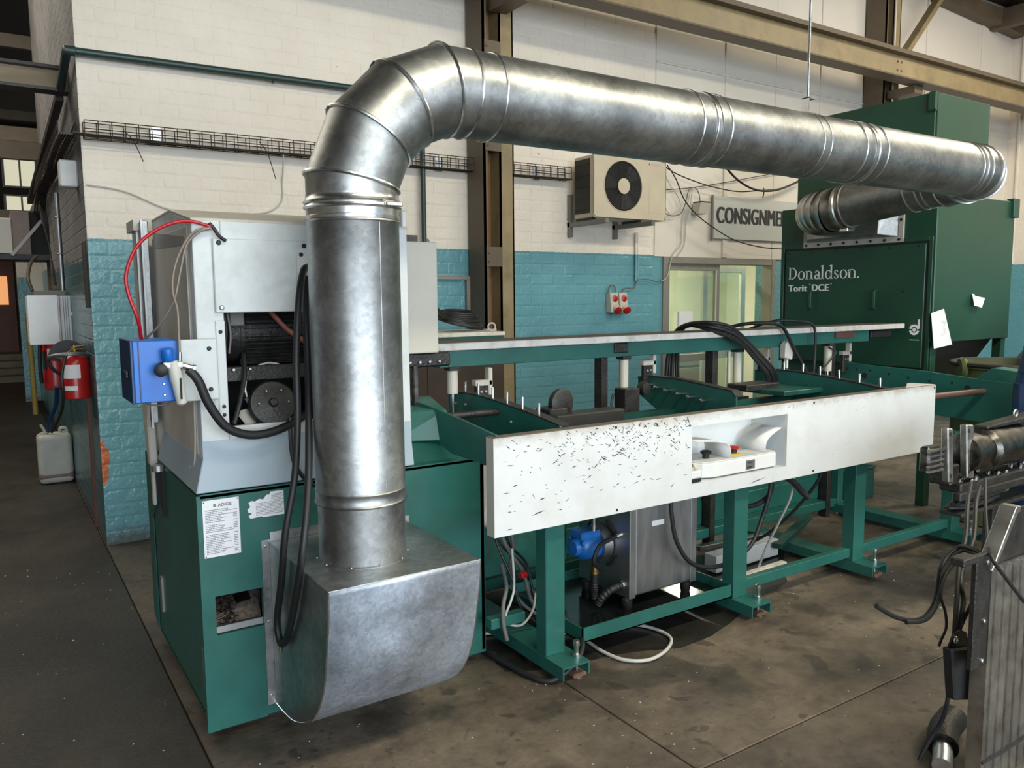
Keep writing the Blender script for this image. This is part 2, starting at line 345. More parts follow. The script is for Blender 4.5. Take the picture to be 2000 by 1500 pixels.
class G:
    def __init__(s): s.v = []; s.f = []
    def add(s, vs, fs):
        k = len(s.v); s.v += [tuple(p) for p in vs]; s.f += [tuple(i + k for i in f) for f in fs]; return s
    def box(s, x0, x1, y0, y1, z0, z1):
        return s.add([(x0, y0, z0), (x1, y0, z0), (x1, y1, z0), (x0, y1, z0), (x0, y0, z1), (x1, y0, z1), (x1, y1, z1), (x0, y1, z1)],
                     [(0, 3, 2, 1), (4, 5, 6, 7), (0, 1, 5, 4), (1, 2, 6, 5), (2, 3, 7, 6), (3, 0, 4, 7)])
    def hexa(s, p):      # eight corners, bottom ring then top ring
        return s.add(p, [(0, 3, 2, 1), (4, 5, 6, 7), (0, 1, 5, 4), (1, 2, 6, 5), (2, 3, 7, 6), (3, 0, 4, 7)])
    def bar(s, p0, p1, w, h, up=(0, 0, 1)):
        p0, p1 = Vector(p0), Vector(p1); d = (p1 - p0).normalized(); u = d.cross(Vector(up)).normalized() * w / 2; t = u.cross(d).normalized() * h / 2
        return s.hexa([p0 - u - t, p0 + u - t, p1 + u - t, p1 - u - t, p0 - u + t, p0 + u + t, p1 + u + t, p1 - u + t])
    def prism(s, poly, axis, a, b):
        n = len(poly)
        def pt(q, w):
            return {'x': (w, q[0], q[1]), 'y': (q[0], w, q[1]), 'z': (q[0], q[1], w)}[axis]
        vs = [pt(q, a) for q in poly] + [pt(q, b) for q in poly]
        fs = [tuple(range(n))[::-1], tuple(range(n, 2 * n))] + [(i, (i + 1) % n, n + (i + 1) % n, n + i) for i in range(n)]
        return s.add(vs, fs)
    def cyl(s, p0, p1, r0, r1=None, n=20, caps=True):
        p0, p1 = Vector(p0), Vector(p1); r1 = r0 if r1 is None else r1
        u, w = frame_of(p1 - p0); vs = []
        for p, r in ((p0, r0), (p1, r1)):
            for i in range(n):
                a = 2 * PI * i / n; vs.append(p + u * r * math.cos(a) + w * r * math.sin(a))
        fs = [(i, n + i, n + (i + 1) % n, (i + 1) % n) for i in range(n)]
        if caps: fs += [tuple(range(n)), tuple(range(2 * n - 1, n - 1, -1))]
        return s.add(vs, fs)
    def lathe(s, p0, axis, prof, n=24):    # prof: (distance along axis, radius)
        p0 = Vector(p0); d = Vector(axis).normalized(); u, w = frame_of(d); vs = []
        for h, r in prof:
            for i in range(n):
                a = 2 * PI * i / n; vs.append(p0 + d * h + (u * math.cos(a) + w * math.sin(a)) * max(r, 1e-4))
        fs = []
        for j in range(len(prof) - 1):
            fs += [(j * n + i, (j + 1) * n + i, (j + 1) * n + (i + 1) % n, j * n + (i + 1) % n) for i in range(n)]
        fs += [tuple(range(n)), tuple(range(len(prof) * n - 1, (len(prof) - 1) * n - 1, -1))]
        return s.add(vs, fs)
    def tube(s, pts, r, n=8, sm=8, rr=None):
        P = spline(pts, sm) if sm else [Vector(p) for p in pts]
        vs = []; m = len(P); u = None
        for j, p in enumerate(P):
            d = (P[min(j + 1, m - 1)] - P[max(j - 1, 0)])
            if d.length < 1e-9: d = Vector((0, 0, 1))
            d.normalize()
            if u is None: u, _ = frame_of(d)
            u = (u - d * u.dot(d))
            if u.length < 1e-6: u, _ = frame_of(d)
            u.normalize(); w = d.cross(u)
            q = r if rr is None else rr(j / (m - 1))
            for i in range(n):
                a = 2 * PI * i / n; vs.append(p + (u * math.cos(a) + w * math.sin(a)) * q)
        fs = [(j * n + i, j * n + (i + 1) % n, (j + 1) * n + (i + 1) % n, (j + 1) * n + i) for j in range(m - 1) for i in range(n)]
        fs += [tuple(range(n))[::-1], tuple(range((m - 1) * n, m * n))]
        return s.add(vs, fs)
    def torus(s, c, axis, R, r, n=28, k=8, a0=0, a1=2 * PI):
        c = Vector(c); d = Vector(axis).normalized(); u, w = frame_of(d); full = abs(a1 - a0 - 2 * PI) < 1e-6
        m = n if full else n + 1; vs = []
        for j in range(m):
            a = a0 + (a1 - a0) * j / n; e = u * math.cos(a) + w * math.sin(a)
            for i in range(k):
                b = 2 * PI * i / k; vs.append(c + e * (R + r * math.cos(b)) + d * r * math.sin(b))
        fs = []
        for j in range(n if full else n):
            j2 = (j + 1) % m
            fs += [(j * k + i, j2 * k + i, j2 * k + (i + 1) % k, j * k + (i + 1) % k) for i in range(k)]
        return s.add(vs, fs)
    def mesh(s, name):
        me = bpy.data.meshes.new(name); me.from_pydata(s.v, [], s.f); me.validate()
        bm = bmesh.new(); bm.from_mesh(me); bmesh.ops.recalc_face_normals(bm, faces=bm.faces[:]); bm.to_mesh(me); bm.free()
        return me
    def build(s, name, mat, parent=None, bevel=0.0, smooth=False, kind=None, label=None, cat=None, group=None, seg=1):
        me = s.mesh(name)
        me.materials.append(M[mat] if isinstance(mat, str) else mat)
        return place(name, me, parent, bevel, smooth, kind, label, cat, group, seg)

def place(name, me, parent=None, bevel=0.0, smooth=False, kind=None, label=None, cat=None, group=None, seg=1, loc=None):
    o = bpy.data.objects.new(name, me); COL.objects.link(o)
    w = Vector(loc) if loc is not None else Vector((0, 0, 0))
    if parent is not None:
        o.parent = parent; o.location = w - WL[parent.name]
    else:
        o.location = w
    WL[o.name] = w
    if smooth:
        me.shade_smooth(); me.set_sharp_from_angle(angle=math.radians(40))
    if bevel:
        b = o.modifiers.new('edge', 'BEVEL'); b.width = bevel; b.segments = seg; b.limit_method = 'ANGLE'; b.angle_limit = math.radians(40)
    return tag(o, label, cat, group, kind)

def recentre(o):
    """move a top-level one-mesh thing's origin to the middle of its underside"""
    me = o.data; vs = [v.co for v in me.vertices]
    c = Vector(((min(v.x for v in vs) + max(v.x for v in vs)) / 2, (min(v.y for v in vs) + max(v.y for v in vs)) / 2, min(v.z for v in vs)))
    me.transform(Matrix.Translation(-c)); o.location = o.location + c; WL[o.name] = WL[o.name] + c
    return o

_bolt = {}
def bolt(parent, loc, axis, r, h, mat='black', name='bolt'):
    """small domed screw head, shared mesh per size"""
    key = (round(r, 4), round(h, 4), tuple(axis), mat)
    if key not in _bolt:
        me = G().lathe((0, 0, 0), axis, [(0, r), (h * 0.6, r * 0.95), (h, r * 0.6), (h, 0)], 10).mesh('bolt')
        me.materials.append(M[mat]); me.shade_smooth(); me.set_sharp_from_angle(angle=math.radians(35)); _bolt[key] = me
    return place(name, _bolt[key], parent, loc=loc)

def text_mesh(txt, size, origin, right, up, mat, name, parent, thick=0.001, sx=1.0, off=0.0, space=1.0, bold=0.0):
    cu = bpy.data.curves.new('t', 'FONT'); cu.body = txt; cu.size = size; cu.extrude = thick; cu.offset = off; cu.space_character = space
    ob = bpy.data.objects.new('t', cu); COL.objects.link(ob)
    dg = bpy.context.evaluated_depsgraph_get()
    me = bpy.data.meshes.new_from_object(ob.evaluated_get(dg)); bpy.data.objects.remove(ob); bpy.data.curves.remove(cu)
    if bold:      # heavier stroke: the outline repeated with small sideways shifts
        bm = bmesh.new()
        for q_, k in enumerate((-1, -0.33, 0.33, 1)):
            bm.from_mesh(me); bm.verts.ensure_lookup_table()
            n = len(me.vertices)
            for v in bm.verts[-n:]: v.co.x += k * bold; v.co.z += 0.0004 * q_
        bm.to_mesh(me); bm.free()
    r = Vector(right).normalized(); u = Vector(up).normalized(); n = r.cross(u); o = Vector(origin)
    me.transform(Matrix(((r.x * sx, u.x, n.x, o.x), (r.y * sx, u.y, n.y, o.y), (r.z * sx, u.z, n.z, o.z), (0, 0, 0, 1))))
    me.materials.clear(); me.materials.append(M[mat])
    return place(name, me, parent)

# ================================================================ the setting
# ---- floor: sub-base with cast slabs, joints left open
fl = G().box(-9, 16, -6.5, 22, -0.12, -0.012).build('floor', 'mortar', kind='structure')
J = 0.003
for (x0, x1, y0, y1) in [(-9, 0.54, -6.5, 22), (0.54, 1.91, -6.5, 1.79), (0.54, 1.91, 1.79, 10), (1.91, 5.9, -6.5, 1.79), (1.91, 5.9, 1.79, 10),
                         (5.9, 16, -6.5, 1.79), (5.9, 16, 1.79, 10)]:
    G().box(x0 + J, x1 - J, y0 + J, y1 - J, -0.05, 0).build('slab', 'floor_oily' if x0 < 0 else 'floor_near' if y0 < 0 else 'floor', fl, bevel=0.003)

# ---- back wall of painted bricks, with a doorway into the office
YW = 5.73
wb = G()
wb.box(0.552, 5.5, YW + 0.0035, YW + 0.25, 0, 5.45)
wb.box(5.5, 7.15, YW + 0.006, YW + 0.25, 1.985, 5.45)
wb.box(7.15, 13.2, YW + 0.006, YW + 0.25, 0, 5.45)
wall_back = wb.build('wall_back', 'wall', kind='structure')
BL, BH, BJ = 0.235, 0.09, 0.0022
def brick_mesh(L, H, k):
    rnd = random.Random(k); a, h = L / 2 - BJ / 2, H / 2 - BJ / 2; c = 0.013
    j = lambda s: rnd.uniform(-s, s)
    V = [(-a, 0.010, -h), (a, 0.010, -h), (a, 0.010, h), (-a, 0.010, h)]
    V += [(x, 0.0016, z) for x, z in ((-a, -h), (a, -h), (a, h), (-a, h))]
    V += [(x + j(0.002), -0.0006 + j(0.0012), z + j(0.0015)) for x, z in ((-a + c, -h + c), (a - c, -h + c), (a - c, h - c), (-a + c, h - c))]
    F = []
    for s in (0, 4):
        F += [(s + i, s + (i + 1) % 4, s + 4 + (i + 1) % 4, s + 4 + i) for i in range(4)]
    F.append((8, 9, 10, 11))
    return V, F
cands = []
row = 0; z = 0.0
while z < 5.4:
    x = 0.546 - (BL / 2 if row % 2 else 0)
    while x < 5.38:
        x0 = max(x, 0.546); x1 = min(x + BL, 5.38)
        if x1 - x0 > 0.04: cands.append((round((x0 + x1) / 2, 4), z + BH / 2, round(x1 - x0, 3)))
        x += BL
    row += 1; z += BH
def hidden(cx, cz):
    if cx > 0.95 and cx < 3.05 and cz < 1.95: return True      # behind the machine
    if cz > 4.1: return True
    if cx > 1.5 and cx < 3.1 and 2.3 < cz < 3.5: return True   # behind the duct bend
    if cz < 0.9 and cx > 0.95: return True
    return False
order = sorted([c for c in cands if not hidden(c[0], c[1])], key=lambda c: c[0] ** 2 + (c[1] - 1.6) ** 2)
single = set(order[:300])
bm_cache = {}
rest = G()
for i, c in enumerate(cands):
    cx, cz, L = c; var = i % 5; key = (L, var)
    if key not in bm_cache:
        V, F = brick_mesh(L, BH, int(L * 1000) * 5 + var); g = G(); g.v = V; g.f = F
        me = g.mesh('brick'); me.materials.append(M['wall']); bm_cache[key] = (me, V, F)
    me, V, F = bm_cache[key]
    if c in single:
        place('brick', me, wall_back, loc=(cx, YW, cz))
    else:
        rest.add([(v[0] + cx, v[1] + YW, v[2] + cz) for v in V], F)
rest.build('bricks', 'wall', wall_back, kind='stuff')
# smooth boards over the brickwork further right, with cover strips
M['board'] = pm('painted_board', (0.72, 0.67, 0.60), 0.6, 0, 0.04, 2)
for x0, x1 in ((5.385, 6.33), (6.335, 7.085), (7.09, 7.855), (7.86, 8.62), (8.625, 9.9), (9.905, 11.2), (11.205, 12.0)):
    G().box(x0, x1, YW - 0.012, YW + 0.01, 1.985, 5.4).build('wall_panel', 'board', wall_back, bevel=0.002)
for x in (6.345, 7.855, 9.9, 11.2):
    G().box(x - 0.035, x + 0.035, YW - 0.026, YW - 0.008, 1.99, 5.4).build('cover_strip', 'board', wall_back, bevel=0.003)
G().box(5.385, 12.0, YW - 0.03, YW - 0.008, 3.78, 3.80).build('cover_strip', 'board', wall_back, bevel=0.003)

# ---- side wall of the passage
wl = G().box(0.552, 0.85, YW + 0.25, 9.9, 0, 5.45).box(0.5455, 0.552, YW + 0.002, 9.9, 0, 5.45).build('wall_left', 'wall_side', kind='structure')
# ---- the block at the passage end and the far wall
G().box(-9, 3, 21.0, 21.3, 0, 5.5).build('wall_far', pm('far_brown_wall', (0.06, 0.045, 0.03), 0.7), kind='structure')
G().box(0.62, 0.95, 9.9, 21.0, 0, 3.0).build('wall_passage', 'wall', kind='structure')
G().box(-6.2, -6.0, -6.5, 22, 0, 5.5).build('wall_outer', pm('dull_side_wall', (0.25, 0.22, 0.18), 0.7), kind='structure')
# right end wall with ribbed sheeting above a teal dado
wr = G().box(12.0, 12.2, -6.5, YW, 0, 5.45).build('wall_right', 'wall', kind='structure')
for k in range(8):
    y = 5.55 - k * 0.45
    G().box(11.965, 12.0, y, y + 0.03, 2.0, 5.4).build('rib', 'board', wr, bevel=0.005)
M['glow_sheet'] = emit('added_sheet_glow', (0.95, 0.90, 0.72), 1.5)
# ---- roof: dark sheeting on purlins and rafters
ce = G().box(-9, 16, -2.5, 22, 5.46, 5.52).build('ceiling', 'roof', kind='structure')
for k in range(9):
    y = 5.2 - 0.95 * k
    if y > -2.4: G().box(-9, 16, y, y + 0.07, 5.30, 5.46).build('purlin', 'tan_dk', ce)
for k in range(6):
    y = 7.0 + 2.2 * k
    G().box(-9, 3, y, y + 0.08, 4.6, 4.75).build('purlin', 'tan_dk', ce)
for x0, x1, y0, y1 in ((0.5, 7.5, -0.9, -0.1), (7.6, 11.6, 1.7, 2.7), (-2.6, -0.6, 5.0, 12.0)):
    G().box(x0, x1, y0, y1, 5.44, 5.458).build('added_glow_sheet', M['glow_sheet'], ce)  # unseen glowing sheets added above the roof area lamps
for x in (9.0, 11.4):
    G().box(x - 0.06, x + 0.06, -2.4, 5.7, 5.06, 5.30).build('rafter', 'tan_dk', ce, bevel=0.004)
# inclined soffit seen at the top right corner
G().prism([(9.9, 5.30), (12.0, 5.30), (12.0, 5.06), (9.9, 5.16)], 'y', 5.55, 5.70).build('eaves_board', 'tan_dk', ce)

# ---- doorway into the office: aluminium sliding frame
d1 = G()
for b in ((5.5, 5.56, 0, 1.985), (7.09, 7.15, 0, 1.985), (5.56, 7.09, 1.92, 1.985)):
    d1.box(b[0], b[1], YW - 0.02, YW + 0.12, b[2], b[3])
door1 = d1.build('door_1', 'frame', kind='structure', bevel=0.004)
# fixed left leaf
def leaf(x0, x1, y0, y1, z0, z1, w, mat, parent, mid=None, name='door_leaf'):
    g = G(); g.box(x0, x0 + w, y0, y1, z0, z1); g.box(x1 - w, x1, y0, y1, z0, z1); g.box(x0 + w, x1 - w, y0, y1, z1 - w, z1); g.box(x0 + w, x1 - w, y0, y1, z0, z0 + w)
    if mid: g.box(x0 + w, x1 - w, y0, y1, mid - w * 0.6, mid + w * 0.6)
    o = g.build(name, mat, parent, bevel=0.003)
    ym = (y0 + y1) / 2
    G().box(x0 + w * 0.9, x1 - w * 0.9, ym - 0.003, ym + 0.003, z0 + w * 0.9, z1 - w * 0.9).build('pane', 'glass', o)
    return o
leaf(5.56, 6.33, YW + 0.02, YW + 0.06, 0.02, 1.915, 0.06, 'frame', door1, mid=0.98)
G().box(6.262, 6.275, YW + 0.012, YW + 0.02, 0.03, 1.86).build('edge_strip', 'door_white', door1)
# open inner leaf, white framed, standing in the office
lf = thing('office_door', 'open white framed glass door inside the pale green office', 'door', (6.62, 6.25, 0))
g = G(); Y0, Y1 = 6.25, 6.29
for b in ((6.62, 6.69, 0.0, 1.93), (7.24, 7.31, 0.0, 1.93), (6.69, 7.24, 1.86, 1.93), (6.69, 7.24, 0, 0.1), (6.69, 7.24, 0.9, 1.0)): g.box(b[0], b[1], Y0, Y1, b[2], b[3])
g.build('frame', 'door_white', lf, bevel=0.004)
G().box(6.68, 7.25, 6.268, 6.272, 0.98, 1.87).build('pane', 'glass', lf)
G().box(6.68, 7.25, 6.268, 6.272, 0.09, 0.91).build('pane', 'glass', lf)
bolt(lf, (6.645, 6.25, 1.05), (0, -1, 0), 0.012, 0.05, 'bright', 'handle')
# office shell
of = G(); of.box(5.45, 5.5, YW + 0.25, 8.4, 0, 2.6); of.box(9.4, 9.45, YW + 0.25, 8.4, 0, 2.6); of.box(5.45, 9.45, 8.4, 8.45, 0, 2.6); of.box(5.45, 9.45, YW + 0.25, 8.45, 2.6, 2.65)
of.build('wall_office', 'office', kind='structure')
lamp = thing('office_ceiling_light', 'fluorescent batten lighting the pale office behind the doorway', 'light', (7.0, 7.2, 2.55))
G().box(6.4, 7.6, 7.13, 7.27, 2.57, 2.60).build('housing', 'plastic', lamp)
G().cyl((6.45, 7.2, 2.55), (7.55, 7.2, 2.55), 0.014).build('tube', 'lamp', lamp)
d = bpy.data.lights.new('office_lamp', 'AREA'); d.shape = 'RECTANGLE'; d.size = 1.1; d.size_y = 0.1; d.energy = 90; d.color = (1.0, 0.97, 0.80)
lo = bpy.data.objects.new('office_lamp', d); COL.objects.link(lo); lo.location = (7.0, 7.2, 2.52)
# whiteboard, cabinet and shelf inside the office
o = G().box(6.7, 7.6, 8.36, 8.395, 1.25, 1.75).build('whiteboard', 'plastic', label='whiteboard on the far office wall behind the left glass pane', cat='whiteboard', bevel=0.004)
recentre(o)
fc = thing('filing_cabinet', 'grey filing cabinet low inside the office doorway', 'cabinet', (8.1, 8.0, 0))
G().box(7.8, 8.4, 7.8, 8.3, 0, 0.95).build('body', 'frame', fc, bevel=0.006)
for k in range(3): G().box(7.82, 8.38, 7.785, 7.80, 0.03 + 0.31 * k, 0.31 + 0.31 * k).build('drawer', 'frame', fc, bevel=0.004)
o = G().box(5.73, 5.92, YW - 0.004, YW + 0.019, 1.23, 1.45).build('paper_notice', 'paper', label='white paper notice taped to the left glass pane of the office door', cat='paper'); recentre(o)

# ---- steel columns standing at the wall (two channels joined by batten plates)
def column(x0, name, label, z1=5.3):
    t = thing(name, label, 'column', (x0 + 0.15, 5.56, 0))
    # left channel (narrow, opens right), right channel with its broad flange to the room
    G().box(x0, x0 + 0.018, 5.45, 5.70, 0, z1).box(x0, x0 + 0.035, 5.45, 5.462, 0, z1).build('channel', 'tan_dk', t)
    G().box(x0 + 0.15, x0 + 0.28, 5.45, 5.464, 0, z1).box(x0 + 0.15, x0 + 0.163, 5.45, 5.70, 0, z1).box(x0 + 0.267, x0 + 0.28, 5.45, 5.70, 0, z1).build('channel', 'tan', t)
    G().box(x0 + 0.018, x0 + 0.15, 5.60, 5.61, 0, z1).build('web', 'rust', t)
    for z in (0.25, 1.05, 1.92, 2.82, 3.50, 4.3, 5.0):
        b = G().box(x0 + 0.012, x0 + 0.16, 5.442, 5.452, z - 0.07, z + 0.085).build('batten_plate', 'tan_dk', t)
        bolt(t, (x0 + 0.035, 5.442, z + 0.04), (0, -1, 0), 0.012, 0.008, 'tan_dk')
        bolt(t, (x0 + 0.035, 5.442, z - 0.03), (0, -1, 0), 0.012, 0.008, 'tan_dk')
    return t
column(3.315, 'steel_column', 'tan battened steel column left of the air conditioner')
c2 = column(8.60, 'steel_column', 'tan battened steel column behind the green dust collector', 5.3)
G().bar((8.85, 5.40, 4.28), (9.75, 5.40, 5.25), 0.10, 0.06).build('knee_brace', 'tan', c2, bevel=0.004)
G().box(8.83, 8.93, 5.36, 5.45, 4.17, 4.32).build('brace_bracket', 'tan_dk', c2, bevel=0.004)
# conduit on the far column
G().cyl((8.72, 5.42, 2.4), (8.72, 5.42, 5.2), 0.012).build('conduit', 'cream', c2, smooth=True)

# ---- crane runway beam
cb = thing('crane_beam', 'long tan steel runway beam crossing the top of the wall', 'beam', (6.5, 5.1, 3.9))
G().box(0.9, 12.0, 5.10, 5.122, 3.90, 4.14).build('web', 'tan', cb)
G().box(0.9, 12.0, 5.02, 5.20, 3.885, 3.902).build('bottom_flange', 'tan_dk', cb, bevel=0.002)
G().box(0.9, 12.0, 5.02, 5.20, 4.135, 4.152).build('top_flange', 'tan_dk', cb, bevel=0.002)
G().box(0.9, 12.0, 5.075, 5.145, 4.152, 4.21).build('crane_rail', 'tan_dk', cb, bevel=0.006)
for k in range(4):
    bolt(cb, (8.28 + 0.07 * (k % 2), 5.10, 3.98 + 0.09 * (k // 2)), (0, -1, 0), 0.014, 0.01, 'tan_dk')
for x in (3.455, 8.74):
    G().box(x - 0.08, x + 0.08, 5.12, 5.45, 3.80, 3.885).build('bearer', 'tan_dk', cb, bevel=0.004)

# ---- wall services
pp = thing('water_pipe', 'dark green pipe running along the white wall and down beside the duct', 'pipe', (1.7, 5.66, 3.1))
G().cyl((0.50, 5.665, 3.118), (2.89, 5.665, 3.14), 0.024).build('run', 'pipe', pp, smooth=True)
G().cyl((2.89, 5.665, 3.14), (2.89, 5.665, 0.9), 0.020).build('drop', 'pipe', pp, smooth=True)
G().lathe((0.495, 5.665, 3.118), (1, 0, 0), [(-0.02, 0.01), (-0.012, 0.028), (0.045, 0.032), (0.05, 0.026)], 16).build('elbow', 'pipe', pp, smooth=True)
G().cyl((0.497, 5.665, 3.118), (0.497, 6.25, 3.02), 0.026).build('return', 'pipe', pp, smooth=True)
for x in (0.95, 1.75): G().torus((x, 5.675, 3.122), (1, 0, 0), 0.026, 0.004).build('clip', 'pipe', pp)

def mesh_tray(t, p0, p1, depth, drop, pitch=0.075, r=0.0032):
    """wire basket: p0-p1 is the top wall-side edge, depth is the vector across, drop the vector down"""
    p0, p1 = Vector(p0), Vector(p1); dv = Vector(depth); zv = Vector(drop); n = int((p1 - p0).length / pitch)
    for k, off in enumerate((dv, dv + zv * 0.5, dv + zv, dv * 0.5 + zv, zv, zv * 0.5, Vector((0, 0, 0)))):
        G().cyl(p0 + off, p1 + off, r, n=6).build('long_wire', 'wire', t)
    me = None
    for k in range(n + 1):
        q = p0 + (p1 - p0) * k / n
        if me is None:
            me = G().tube([dv, dv + zv, zv, Vector((0, 0, 0))], r, 5, 0).mesh('cross_wire'); me.materials.append(M['wire'])
        place('cross_wire', me, t, loc=q)
tr = thing('wire_cable_tray', 'rusty wire basket cable tray along the white brick wall', 'cable tray', (2.5, 5.66, 2.6))
mesh_tray(tr, (0.56, 5.70, 2.705), (4.30, 5.70, 2.715), (0, -0.09, 0), (0, 0, -0.10))
for x in (0.98, 2.35, 3.05, 4.0):
    G().box(x - 0.03, x + 0.03, 5.705, 5.728, 2.60, 2.72).build('bracket', 'bright', tr)
for k in range(4):
    yy = 5.625 + 0.016 * k; zz = 2.612 + 0.006 * (k % 2)
    G().tube([(0.50, yy, zz + 0.01), (1.2, yy, zz), (2.2, yy, zz + 0.004), (3.1, yy, zz), (4.32, yy, zz + 0.006)], 0.006, 6).build('cable', 'cable_g' if k % 2 else 'black', tr, smooth=True)
for x, zl in ((0.78, 0.14), (1.62, 0.19)):
    G().tube([(x, 5.615, 2.62 + zl * 0.3), (x + 0.05, 5.60, 2.60), (x + 0.10, 5.60, 2.62 - zl)], 0.003, 5).build('cable_tie', 'black', tr)
tr2 = thing('wire_cable_tray', 'wire basket cable tray full of cables on the grey passage wall', 'cable tray', (0.5, 7.5, 2.6))
mesh_tray(tr2, (0.53, 5.80, 2.72), (0.53, 9.8, 2.72), (-0.10, 0, 0), (0, 0, -0.10), 0.09)
for k in range(6):
    xx = 0.44 + 0.015 * k
    G().tube([(xx, 5.70, 2.63), (xx, 6.4, 2.64 + 0.01 * (k % 3)), (xx + 0.01, 7.6, 2.63), (xx, 8.7, 2.60), (xx, 9.7, 2.40 - 0.05 * k)], 0.008, 6).build('cable', 'black', tr2, smooth=True)
o = G().box(0.44, 0.545, 6.02, 6.16, 2.35, 2.52).build('junction_box', 'plastic', bevel=0.008, label='white junction box below the cable tray at the wall corner', cat='junction box'); recentre(o)
o = G().tube([(1.78, 5.60, 2.60), (1.80, 5.71, 2.45), (1.78, 5.715, 2.28), (1.60, 5.715, 2.20), (1.10, 5.715, 2.19), (0.78, 5.715, 2.30), (0.56, 5.715, 2.33)], 0.005, 6).build('loose_wire', 'cable_w', smooth=True, label='thin white wire sagging on the white wall below the tray', cat='wire'); recentre(o)

# ================================================================ cutting machine (green base, grey housing)
mc = thing('tube_cutting_machine', 'green and grey tube cutting machine with open motor bay', 'machine', (1.16, 3.4, 0))
X0, X1, YF, YB = 0.567, 1.752, 2.915, 3.95
# base cabinet: body of sheet panels, front with a chip window
b = G()
b.box(X0 + 0.012, X0 + 0.03, YF + 0.02, YB, 0.06, 0.905)              # left side
b.box(X1 - 0.02, X1, YF, YB, 0.045, 0.905)                            # right side
b.box(X0 + 0.012, X1, YB - 0.02, YB, 0.06, 0.905)
b.box(X0 + 0.012, X1, YF + 0.02, YB, 0.05, 0.07)
body = b.build('base_cabinet', 'green', mc, bevel=0.002)
f = G(); wx0, wx1, wz0, wz1 = 0.614, 0.784, 0.388, 0.535
f.box(X0, wx0, YF, YF + 0.02, 0.028, 0.910); f.box(wx1, X1, YF, YF + 0.02, 0.036, 0.910)
f.box(wx0, wx1, YF, YF + 0.02, wz1, 0.910); f.box(wx0, wx1, YF, YF + 0.02, 0.030, wz0)
f.build('front_panel', 'green', body)
G().box(0.60, 0.80, YF + 0.10, YF + 0.12, 0.30, 0.60).box(0.60, 0.80, YF + 0.02, YF + 0.12, 0.36, 0.375).build('chip_box', 'dark', body)
G().box(wx0, wx1, YF + 0.012, YF + 0.03, wz0 + 0.004, wz0 + 0.028).build('sill', 'steel', body)
ch = G(); rnd = random.Random(3)
for k in range(1500):
    x = rnd.uniform(wx0 + .003, wx1 - .003); t = rnd.random(); y = YF + 0.022 + 0.075 * t; zz = 0.39 + 0.13 * t * (0.7 + 0.3 * math.sin(x * 40)) + rnd.uniform(-.004, .004)
    a = rnd.uniform(0, 6.28); l = rnd.uniform(.003, .009); e = rnd.uniform(0.8, 2.2) * 0.001; dz = rnd.uniform(-.003, .003)
    dx, dy = math.cos(a) * l, math.sin(a) * l * 0.5
    ch.add([(x - dx, y - dy, zz - dz), (x + dx, y + dy, zz + dz), (x + dx, y + dy - e, zz + dz + e * 2), (x - dx, y - dy - e, zz - dz + e * 2)], [(0, 1, 2, 3)])
hp = G(); hp.hexa([(wx0, YF + .022, .378), (wx1, YF + .022, .378), (wx1, YF + .10, .378), (wx0, YF + .10, .378), (wx0, YF + .022, .388), (wx1, YF + .022, .388), (wx1, YF + .10, .515), (wx0, YF + .10, .50)])
hp.build('chip_heap', 'chips', body); ch.build('swarf', 'chips', body, kind='stuff')
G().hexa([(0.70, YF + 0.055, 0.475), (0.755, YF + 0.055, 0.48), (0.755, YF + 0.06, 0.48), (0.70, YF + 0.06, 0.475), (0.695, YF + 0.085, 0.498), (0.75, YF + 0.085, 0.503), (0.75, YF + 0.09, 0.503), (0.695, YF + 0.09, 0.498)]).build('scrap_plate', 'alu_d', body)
# finger slots down the left side and the split rear flank
for yy, z0 in ((YF + 0.03, 0.17), (3.80, 0.19)):
    G().box(X0 + 0.004, X0 + 0.013, yy, yy + 0.035, z0, z0 + 0.16).build('slot_lip', 'steel', body)
    G().box(X0 + 0.008, X0 + 0.0135, yy + 0.035, yy + 0.05, z0, z0 + 0.16).build('slot', 'dark', body)
G().box(X0 + 0.05, X1 - 0.03, YF + 0.05, YB - 0.05, 0.0, 0.06).build('plinth', 'dark', body)
G().prism([(3.95, 0.06), (4.06, 0.10), (4.06, 0.90), (3.80, 0.90), (3.80, 0.70), (3.95, 0.60)], 'x', X0 + 0.005, X0 + 0.06).build('rear_flank', 'green', body, bevel=0.003)
# top deck and sloped covers right of the housing
G().box(X0 + 0.012, X1, YF, YB, 0.900, 0.915).build('deck', 'green', body)
G().prism([(2.965, 0.915), (3.60, 0.915), (3.60, 1.10), (3.32, 1.07)], 'x', 1.40, 1.66).build('sloped_cover', 'green', mc, bevel=0.004)
G().hexa([(1.42, 3.13, 0.98), (1.69, 3.02, 0.98), (1.82, 3.54, 0.98), (1.46, 3.54, 0.98), (1.44, 3.20, 1.105), (1.655, 3.07, 1.115), (1.815, 3.53, 1.12), (1.50, 3.53, 1.12)]).build('bearing_block', 'green', mc, bevel=0.006)
